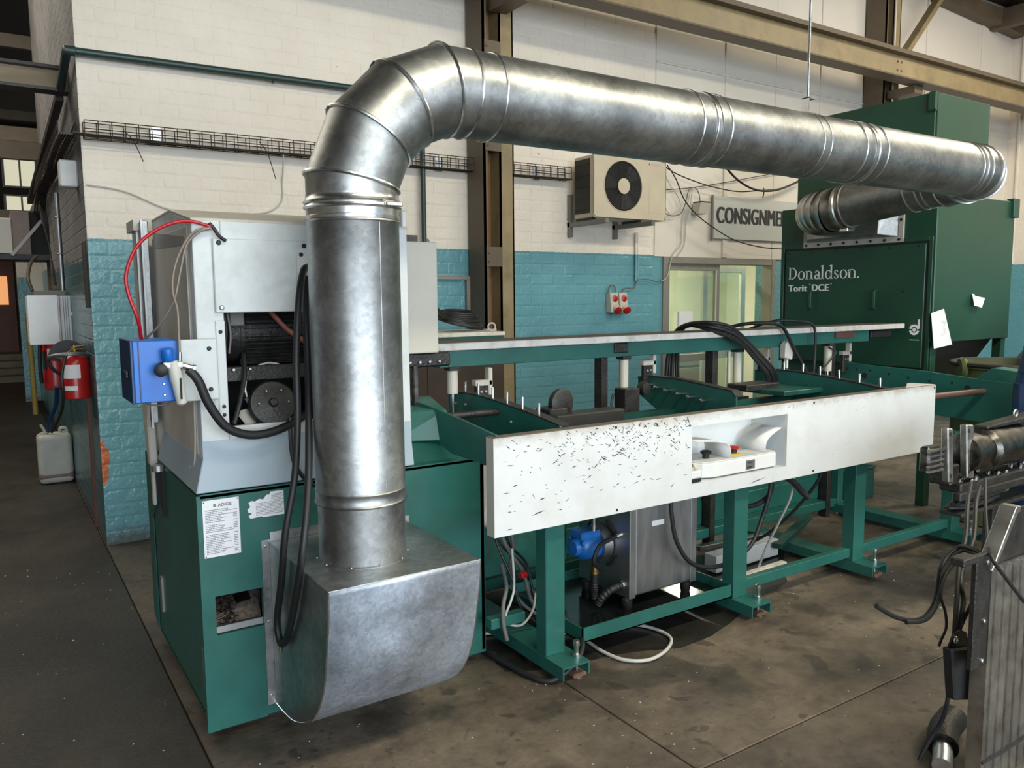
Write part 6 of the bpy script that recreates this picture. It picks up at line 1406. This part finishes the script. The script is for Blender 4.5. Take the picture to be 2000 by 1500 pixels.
G().box(0.462, 0.470, 7.212, 7.222, 1.272, 1.648).build('groove', pm('faded_red_line', (0.30, 0.20, 0.19), 0.5), sw)
for x in (0.49, 0.505, 0.52): G().box(x, x + 0.003, 7.214, 7.222, 1.272, 1.648).build('rib', 'cable_g', sw)
G().box(0.535, 0.56, 7.19, 7.222, 1.49, 1.52).build('catch', 'plastic', sw, bevel=0.003)
G().box(0.30, 0.52, 7.3, 7.6, 1.648, 1.69).build('top_duct', 'cable_g', sw, bevel=0.004)
G().tube([(0.30, 7.5, 1.69), (0.28, 7.6, 1.80), (0.32, 7.9, 1.93), (0.38, 8.2, 2.0)], 0.014, 8).build('armoured_cable', 'brown', sw, smooth=True)
jc = thing('jerrycan', 'white plastic jerrycan with murky liquid standing in the passage', 'jerrycan', (0.405, 8.1, 0))
G().box(0.272, 0.540, 7.98, 8.22, 0.004, 0.44).build('body', 'jerry', jc, bevel=0.04, seg=4)
G().box(0.270, 0.542, 7.978, 8.222, 0.03, 0.115).build('liquid_level', 'liquid', jc, bevel=0.035, seg=3)
G().lathe((0.33, 8.05, 0.43), (0, 0, 1), [(0, 0.03), (0.03, 0.03), (0.032, 0.022)], 16).build('spout', 'jerry', jc, smooth=True)
G().tube([(0.46, 8.1, 0.43), (0.46, 8.1, 0.475), (0.50, 8.1, 0.475), (0.51, 8.1, 0.43)], 0.014, 8).build('handle', 'jerry', jc, smooth=True)
hose('drain_tube', 'blue_dk', 0.017, [(0.36, 8.06, 0.46), (0.38, 8.0, 0.56), (0.43, 7.9, 0.72), (0.44, 7.8, 0.88)], 'dark blue tube leading down into the jerrycan', 'tube')
o = G().cyl((0.345, 8.05, 0.45), (0.31, 8.05, 0.53), 0.012, n=10).build('dip_stick', 'cream', label='short pale stick standing in the jerrycan spout', cat='stick'); recentre(o)
bp_ = thing('corner_strip', 'brown timber strip on the sooty face of the wall corner', 'strip', (0.54, 5.86, 1.6))
G().box(0.528, 0.545, 5.82, 5.90, 1.56, 1.98).build('strip', 'brown', bp_)
G().box(0.535, 0.545, 6.25, 6.34, 0.0, 0.95).build('dado_post', pm('dull_red_post', (0.16, 0.05, 0.035), 0.6), bp_)
bmx = thing('passage_beam', 'weathered tan steel beam spanning the passage at the left', 'beam', (-2.5, 6.3, 3.0))
G().box(-7, 0.545, 6.30, 6.32, 3.02, 3.145).build('web', 'concrete_b', bmx)
G().box(-7, 0.545, 6.24, 6.38, 3.145, 3.165).build('top_flange', 'black_m', bmx)
G().box(-7, 0.545, 6.24, 6.38, 3.0, 3.02).build('bottom_flange', 'black_m', bmx)
pg = thing('passage_brace', 'dark diagonal strut running along the grey passage wall', 'strut', (0.5, 8.0, 2.5))
G().bar((0.50, 6.42, 3.0), (0.42, 9.6, 2.62), 0.05, 0.05).build('strut', 'black_m', pg)
for k, (z0, yy) in enumerate(((2.95, 9.0), (3.45, 11.0), (2.60, 12.0))):
    bm_ = G().box(-7, 0.62, yy, yy + 0.1, z0, z0 + 0.16).build('roof_tie', 'tan_dk', label=('dark steel tie beam high across the passage', 'highest dark tie beam across the passage roof', 'lowest dark tie beam across the passage')[k], cat='beam'); recentre(bm_)
for k, (yy, z0, z1, lb_) in enumerate(((20.85, 4.10, 4.75, 'upper pale lit window high in the far passage wall'), (20.85, 3.55, 3.95, 'lower pale lit window in the far passage wall'))):
    w = G().box(0.42, 1.1, yy, yy + 0.05, z0, z1).build('window_%d' % (k + 1), 'frame', kind='structure')
    G().box(0.47, 0.74, yy - 0.01, yy, z0 + 0.04, z1 - 0.04).build('pane', 'pane_lit', w); G().box(0.78, 1.05, yy - 0.01, yy, z0 + 0.04, z1 - 0.04).build('pane', 'pane_lit', w)
dd = G().box(-1.2, 0.50, 20.8, 20.9, 0.45, 2.62).build('door_2', 'doorbrown', kind='structure')
G().box(0.02, 0.37, 20.78, 20.8, 1.55, 2.17).build('pane', 'door_pane', dd)
steps = thing('stone_steps', 'worn stone steps at the far end of the passage', 'steps', (0, 19, 0))
for k in range(4):
    G().box(-2.5, 0.58, 18.7 + 0.32 * k, 20.6, 0.13 * k, 0.13 * (k + 1)).build('step', pm('worn_step', (0.22, 0.19, 0.14), 0.8, 0, 0.3, 3) if 'worn_step' not in bpy.data.materials else bpy.data.materials['worn_step'], steps, bevel=0.01)
tp = G().box(0.40, 0.618, 15.0, 15.3, 0, 2.35).build('teal_pier', 'wall', label='teal painted pier far down the passage', cat='pier'); recentre(tp)
tp = G().box(0.47, 0.62, 12.4, 12.6, 1.75, 2.3).build('cream_panel', 'cream', label='cream panel on the wall behind the switch cabinet', cat='panel'); recentre(tp)
yp_ = G().cyl((0.46, 13.2, 0), (0.45, 13.2, 1.45), 0.035, n=12).build('yellow_bollard', pm('faded_yellow', (0.30, 0.22, 0.05), 0.6), smooth=True, label='faded yellow guard post down the passage', cat='post'); recentre(yp_)
oa = thing('old_air_conditioner', 'old cream and brown air conditioner on a bracket high in the passage', 'air conditioner', (0.35, 9.6, 2.05))
G().box(-0.25, 0.235, 9.3, 9.9, 2.075, 2.42).build('front_cover', 'cream', oa, bevel=0.006)
G().box(0.235, 0.39, 9.32, 9.9, 2.07, 2.49).build('side_panel', pm('mauve_panel', (0.24, 0.18, 0.16), 0.6), oa, bevel=0.004)
G().box(0.39, 0.57, 9.34, 9.9, 2.07, 2.49).build('grille', 'dark', oa)
G().box(-0.25, 0.57, 9.3, 9.9, 2.02, 2.07).build('shelf', 'black_m', oa)
G().bar((0.22, 9.28, 2.06), (0.52, 9.28, 2.44), 0.03, 0.03).build('stay', 'frame', oa)
cd = thing('wall_conduit', 'pale steel conduit running down the sooty passage wall', 'conduit', (0.525, 8.0, 1.7))
G().cyl((0.527, 7.7, 1.62), (0.527, 7.7, 2.50), 0.018, n=12).build('pipe', 'steel', cd, smooth=True)
for z in (2.0, 2.3): G().torus((0.527, 7.7, z), (0, 0, 1), 0.019, 0.005, 16, 6).build('coupling', 'steel', cd)
for k in range(5):
    hose('dangling_wire', 'black', 0.006, [(0.47, 8.9 + 0.08 * k, 2.62), (0.46 + 0.015 * k, 8.7 + 0.05 * k, 2.40), (0.50, 8.5, 2.1), (0.505 + 0.004 * k, 8.3, 1.75)], 'thin dark wire trailing down the passage wall from the tray', 'wire', 6, 'wires trailing from the passage tray')

# ================================================================ right foreground and behind the collector
bi = thing('waste_drum', 'olive steel drum with a rolled rim in front of the collector', 'drum', (5.98, 2.72, 0))
G().lathe((5.98, 2.72, 0.0), (0, 0, 1), [(0, 0.36), (0.01, 0.38), (0.36, 0.38), (0.37, 0.395), (0.39, 0.395), (0.40, 0.38), (0.75, 0.38), (0.76, 0.395), (0.78, 0.395), (0.79, 0.38), (1.08, 0.38), (1.09, 0.40), (1.115, 0.40), (1.12, 0.37), (0.95, 0.36)], 48).build('shell', 'olive', bi, smooth=True)
G().torus((5.98, 2.72, 1.11), (0, 0, 1), 0.39, 0.018, 48, 8).build('rim', 'black', bi, smooth=True)
G().lathe((5.63, 2.92, 1.08), (0.6, -0.6, 0), [(0, 0.07), (0.02, 0.085), (0.04, 0.07)], 20).build('clamp_wheel', 'olive', bi, smooth=True)
hp_ = thing('grey_chute', 'dark grey sloping sheet chute at the right edge above the drum', 'chute', (6.9, 2.55, 1.12))
G().hexa([(6.0, 2.30, 1.14), (7.2, 2.20, 1.14), (7.2, 2.75, 1.14), (6.05, 2.75, 1.14), (6.40, 2.45, 1.46), (7.2, 2.40, 1.46), (7.2, 2.70, 1.46), (6.45, 2.70, 1.46)]).build('sheet', pm('grey_chute_sheet', (0.035, 0.035, 0.035), 0.55), hp_, bevel=0.004)
ym = thing('olive_machine', 'olive green machine base in the shadow behind the bench end', 'machine', (6.3, 2.0, 0))
G().box(5.9, 7.2, 1.75, 2.15, 0.0, 0.62).build('base', 'olive', ym, bevel=0.01)
G().box(6.15, 6.20, 1.70, 1.75, 0.1, 0.75).box(5.85, 7.2, 1.72, 2.2, 0.62, 0.66).build('top_plate', 'black_m', ym, bevel=0.004)
G().lathe((5.95, 1.85, 0.66), (0, 0, 1), [(0, 0.06), (0.03, 0.06), (0.03, 0.035), (0.10, 0.035), (0.10, 0.05), (0.13, 0.05)], 20).build('pedestal', 'olive', ym, smooth=True)
bc = thing('blue_cylinder', 'dented dark blue metal cylinder at the right picture edge', 'cylinder', (5.02, 2.15, 0.7))
G().lathe((5.03, 2.18, 0.0), (0, 0, 1), [(0, 0.09), (0.66, 0.09), (0.67, 0.10), (1.08, 0.10), (1.085, 0.09), (1.30, 0.06)], 28).build('shell', pm('scratched_navy', (0.02, 0.05, 0.13), 0.3, 0.4, 0.4, 14, bump=0.4, bscale=25), bc, smooth=True)
# oily motor rig
rg = thing('oily_motor_rig', 'oil blackened motor and gearbox rig with aluminium end plates', 'motor', (4.2, 2.0, 0))
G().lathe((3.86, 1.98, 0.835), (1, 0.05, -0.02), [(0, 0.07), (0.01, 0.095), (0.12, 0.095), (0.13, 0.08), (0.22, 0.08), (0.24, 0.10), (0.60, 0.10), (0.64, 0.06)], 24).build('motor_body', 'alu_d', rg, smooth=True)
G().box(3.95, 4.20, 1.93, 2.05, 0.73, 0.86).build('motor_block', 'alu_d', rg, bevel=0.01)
for x0, w in ((3.655, 0.045), (3.82, 0.065)):
    pl = G().hexa([(x0 + 0.03, 1.93, 0.725), (x0 + 0.03 + w, 1.93, 0.715), (x0 + 0.03 + w, 1.965, 0.715), (x0 + 0.03, 1.965, 0.725), (x0, 1.93, 0.985), (x0 + w, 1.93, 0.98), (x0 + w, 1.965, 0.98), (x0, 1.965, 0.985)]).build('end_plate', 'alu', rg, bevel=0.005)
    for zz in (0.955, 0.755): G().cyl((x0 + 0.018 + (0.985 - zz) * 0.115, 1.9285, zz), (x0 + 0.018 + (0.985 - zz) * 0.115, 1.932, zz), 0.010, n=12).build('hole', 'dark', pl)
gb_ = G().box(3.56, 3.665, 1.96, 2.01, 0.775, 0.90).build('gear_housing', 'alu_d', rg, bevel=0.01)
for k in range(5): G().box(3.54, 3.665, 1.945, 1.96, 0.785 + 0.024 * k, 0.795 + 0.024 * k).build('cooling_fin', 'alu', gb_)
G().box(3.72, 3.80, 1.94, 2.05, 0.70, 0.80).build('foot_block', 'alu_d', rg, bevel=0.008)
G().box(3.80, 5.0, 1.93, 2.04, 0.655, 0.70).build('bed_plate', 'black_m', rg, bevel=0.008)
G().box(3.76, 4.95, 1.91, 1.95, 0.625, 0.665).build('bed_rail', 'black_m', rg, bevel=0.006)
G().hexa([(4.10, 1.97, 0.93), (4.9, 1.95, 0.94), (4.9, 2.04, 0.94), (4.10, 2.04, 0.93), (4.10, 1.97, 0.945), (4.9, 1.95, 0.98), (4.9, 2.04, 0.98), (4.10, 2.04, 0.945)]).build('cover_plate', 'black_m', rg, bevel=0.004)
for x, y in ((4.22, 1.98), (4.72, 1.94), (4.72, 1.99)): G().box(x, x + 0.05, y, y + 0.05, 0.0, 0.655).build('leg', 'black_m', rg, bevel=0.003)
G().torus((4.35, 1.96, 0.99), (0, 1, 0), 0.018, 0.005, 16, 6).build('eye_bolt', 'steel', rg)
rnd = random.Random(21)
for k in range(40):
    x = rnd.uniform(3.75, 4.6); bolt(rg, (x, rnd.uniform(1.94, 2.0), 0.70), (0, 0, 1), rnd.uniform(0.006, 0.018), rnd.uniform(0.01, 0.03), 'alu_d', 'nut') if k < 14 else None
cp_ = thing('cable_heap', 'oily cable coil heaped on the lower shelf below the motor rig', 'cable', (4.0, 1.95, 0.56))
for k in range(7):
    R1 = 0.12 + rnd.uniform(-0.02, 0.03); pts = [(3.98 + 0.03 * k + R1 * 1.4 * math.cos(2 * PI * i / 12 + k), 1.98 + R1 * 0.3 * math.sin(2 * PI * i / 12 + k), 0.575 + 0.007 * k + rnd.uniform(-.006, .006)) for i in range(13)]
    G().tube(pts, 0.010, 7, 4).build('turn', 'black_m', cp_, smooth=True)
sh_ = G().box(3.80, 4.95, 1.92, 2.03, 0.54, 0.558).build('lower_shelf', 'black_m', rg, bevel=0.003)
# slotted aluminium column close to the camera
al = thing('aluminium_column', 'slotted aluminium profile column at the right foreground', 'column', (2.70, 1.22, 0))
AX, AY = 2.572, 1.20; W_, D_ = 0.32, 0.05; ZT = 0.735
sec = []
def slot_side(x0, x1, nslots, depth=0.012):
    w = (x1 - x0) / nslots; out = []
    for k in range(nslots):
        a = x0 + k * w
        out += [(a, 0), (a + w * 0.36, 0), (a + w * 0.40, depth), (a + w * 0.62, depth), (a + w * 0.66, 0)]
    return out
front = [(x, AY + d) for x, d in slot_side(AX, AX + W_, 6)] + [(AX + W_, AY)]
poly = front + [(AX + W_, AY + D_), (AX, AY + D_)]
G().prism(poly, 'z', 0.0, ZT).build('profile', 'alu', al)
G().box(AX + 0.01, AX + W_ - 0.01, AY + 0.02, AY + D_ - 0.01, ZT, ZT + 0.002).build('end_face', 'black_m', al)
G().prism([(AY + 0.0, ZT), (AY + D_, ZT), (AY + D_ + 0.0, ZT + 0.02), (AY + D_ - 0.02, ZT + 0.03)], 'x', AX + 0.0, AX + 0.012).build('gusset', 'alu', al, bevel=0.002)
G().prism([(AX, ZT), (AX + 0.02, ZT), (AX + 0.15, ZT + 0.165), (AX + 0.165, ZT + 0.165), (AX + 0.165, ZT + 0.185), (AX + 0.135, ZT + 0.185)], 'y', AY, AY + D_).build('sloped_rim', 'alu', al, bevel=0.002)
G().prism([(AX + 0.02, ZT), (AX + 0.32, ZT), (AX + 0.32, ZT + 0.165), (AX + 0.15, ZT + 0.165)], 'y', AY + 0.025, AY + 0.035).build('inner_web', 'black_m', al)
G().box(AX - 0.088, AX - 0.002, AY + 0.002, AY + 0.02, 0.43, 0.80).build('side_bracket', 'black_m', al, bevel=0.003)
for zz in (0.45, 0.58, 0.77): bolt(al, (AX - 0.03, AY + 0.002, zz), (0, -1, 0), 0.008, 0.006, 'steel')
G().box(AX - 0.16, AX - 0.08, AY + 0.004, AY + 0.05, 0.775, 0.80).build('cable_arm', 'black_m', al, bevel=0.004)
G().tube([(AX - 0.002, AY - 0.004, 0.10), (AX + 0.15, AY - 0.006, 0.096), (AX + W_, AY - 0.004, 0.098)], 0.004, 6).build('tie_wire', 'black', al)
# pendant and cables
pdn = thing('hanging_pedal_switch', 'black pendant switch box hanging by its cable near the right edge', 'switch', (2.62, 1.34, 0.1))
G().hexa([(2.523, 1.265, 0.295), (2.640, 1.265, 0.262), (2.640, 1.30, 0.262), (2.523, 1.30, 0.295), (2.488, 1.265, 0.476), (2.612, 1.265, 0.452), (2.612, 1.30, 0.452), (2.488, 1.30, 0.476)]).build('box', 'black', pdn, bevel=0.006)
G().prism([(2.492, 0.476), (2.612, 0.452), (2.60, 0.50), (2.56, 0.52), (2.515, 0.512)], 'y', 1.278, 1.284).build('hanger_tab', 'alu_d', pdn)
G().torus((2.525, 1.275, 0.495), (0, 1, 0), 0.009, 0.004, 14, 6).build('eyelet', 'bright', pdn)
for pts, r, lb_ in (
        ([(3.525, 1.75, 0.777), (3.104, 1.55, 0.793), (2.902, 1.45, 0.723), (2.77, 1.4, 0.667), (2.665, 1.35, 0.559), (2.584, 1.31, 0.485), (2.561, 1.3, 0.456)], 0.008, 'black cable dropping from the rig to the pendant switch'),
        ([(3.605, 1.75, 0.755), (3.166, 1.55, 0.784), (2.96, 1.45, 0.712), (2.798, 1.4, 0.652), (2.724, 1.37, 0.612), (2.71, 1.35, 0.567), (2.662, 1.33, 0.53), (2.585, 1.3, 0.471)], 0.008, 'second black cable twisting beside the first down to the pendant switch'),
        ([(2.632, 1.25, 0.761), (2.651, 1.3, 0.767), (2.688, 1.36, 0.751), (2.655, 1.38, 0.722), (2.613, 1.38, 0.685), (2.601, 1.38, 0.617), (2.58, 1.38, 0.568), (2.533, 1.38, 0.538), (2.463, 1.38, 0.539), (2.358, 1.38, 0.575), (2.248, 1.38, 0.636)], 0.008, 'black cable end bending out furthest to the left above the floor'),
        ([(2.622, 1.24, 0.758), (2.659, 1.3, 0.751), (2.667, 1.34, 0.746), (2.637, 1.36, 0.713), (2.59, 1.36, 0.675), (2.577, 1.36, 0.61), (2.544, 1.36, 0.562), (2.488, 1.36, 0.54), (2.384, 1.36, 0.558)], 0.007, 'shorter black cable end curving to the left below the long one'),
        ([(2.629, 1.24, 0.748), (2.657, 1.31, 0.745), (2.625, 1.34, 0.712), (2.563, 1.34, 0.672), (2.546, 1.34, 0.615), (2.577, 1.34, 0.556), (2.588, 1.34, 0.5), (2.56, 1.34, 0.463), (2.549, 1.34, 0.444)], 0.0045, 'thin black wire trailing down to the left of the pendant'),
        ([(2.569, 1.31, 0.436), (2.562, 1.31, 0.35), (2.561, 1.31, 0.262), (2.567, 1.33, 0.18), (2.556, 1.36, 0.105), (2.535, 1.38, 0.029)], 0.007, 'black cable running from the pendant switch down to the floor'),
        ([(2.655, 1.25, 0.697), (2.685, 1.29, 0.627), (2.691, 1.31, 0.575), (2.666, 1.32, 0.524), (2.629, 1.32, 0.48)], 0.006, 'short black lead slanting from the bracket to the pendant cable'),
        ([(3.646, 1.75, 0.784), (3.345, 1.6, 0.746), (2.949, 1.4, 0.746), (2.537, 1.19, 0.796), (2.61, 1.175, 0.712), (2.727, 1.17, 0.612)], 0.006, 'thin dark cable crossing the face of the aluminium column')):
    hose('loose_black_cable', 'black', r, pts, lb_, 'cable', 8)
fo = thing('foil_wrapped_hose', 'silver foil wrapped hose end on the floor at the bottom right', 'hose', (2.6, 1.30, 0))
G().tube([(2.55, 1.31, 0.036), (2.60, 1.335, 0.04), (2.655, 1.365, 0.045)], 0.034, 14, 8, lambda t: 0.032 + 0.004 * math.sin(t * 50)).build('foil', 'galv_ring', fo, smooth=True)
G().tube([(2.655, 1.365, 0.045), (2.74, 1.41, 0.052), (2.86, 1.44, 0.052)], 0.05, 14).build('hose', 'black_m', fo, smooth=True)
# litter on the floor
rnd = random.Random(4); lt = G()
for k in range(300):
    if k < 180: x, y = rnd.uniform(0.6, 4.6), rnd.uniform(1.0, 2.75)
    else: x, y = rnd.uniform(-0.6, 0.55), rnd.uniform(1.6, 5.5)
    s = rnd.uniform(0.0015, 0.0048) * (1.7 if rnd.random() < 0.08 else 1); a = rnd.uniform(0, 6.28)
    c, n_ = math.cos(a), math.sin(a)
    lt.add([(x + s * c, y + s * n_, 0.0008), (x - s * n_ * .7, y + s * c * .7, 0.0008), (x - s * c, y - s * n_, 0.0008), (x + s * n_ * .7, y - s * c * .7, 0.0008), (x, y, 0.0008 + s * 0.8)], [(0, 1, 4), (1, 2, 4), (2, 3, 4), (3, 0, 4)])
lt.build('floor_litter', pm('pale_chips', (0.45, 0.42, 0.38), 0.6), kind='stuff', label='pale metal chips and crumbs scattered over the concrete floor', cat='litter')
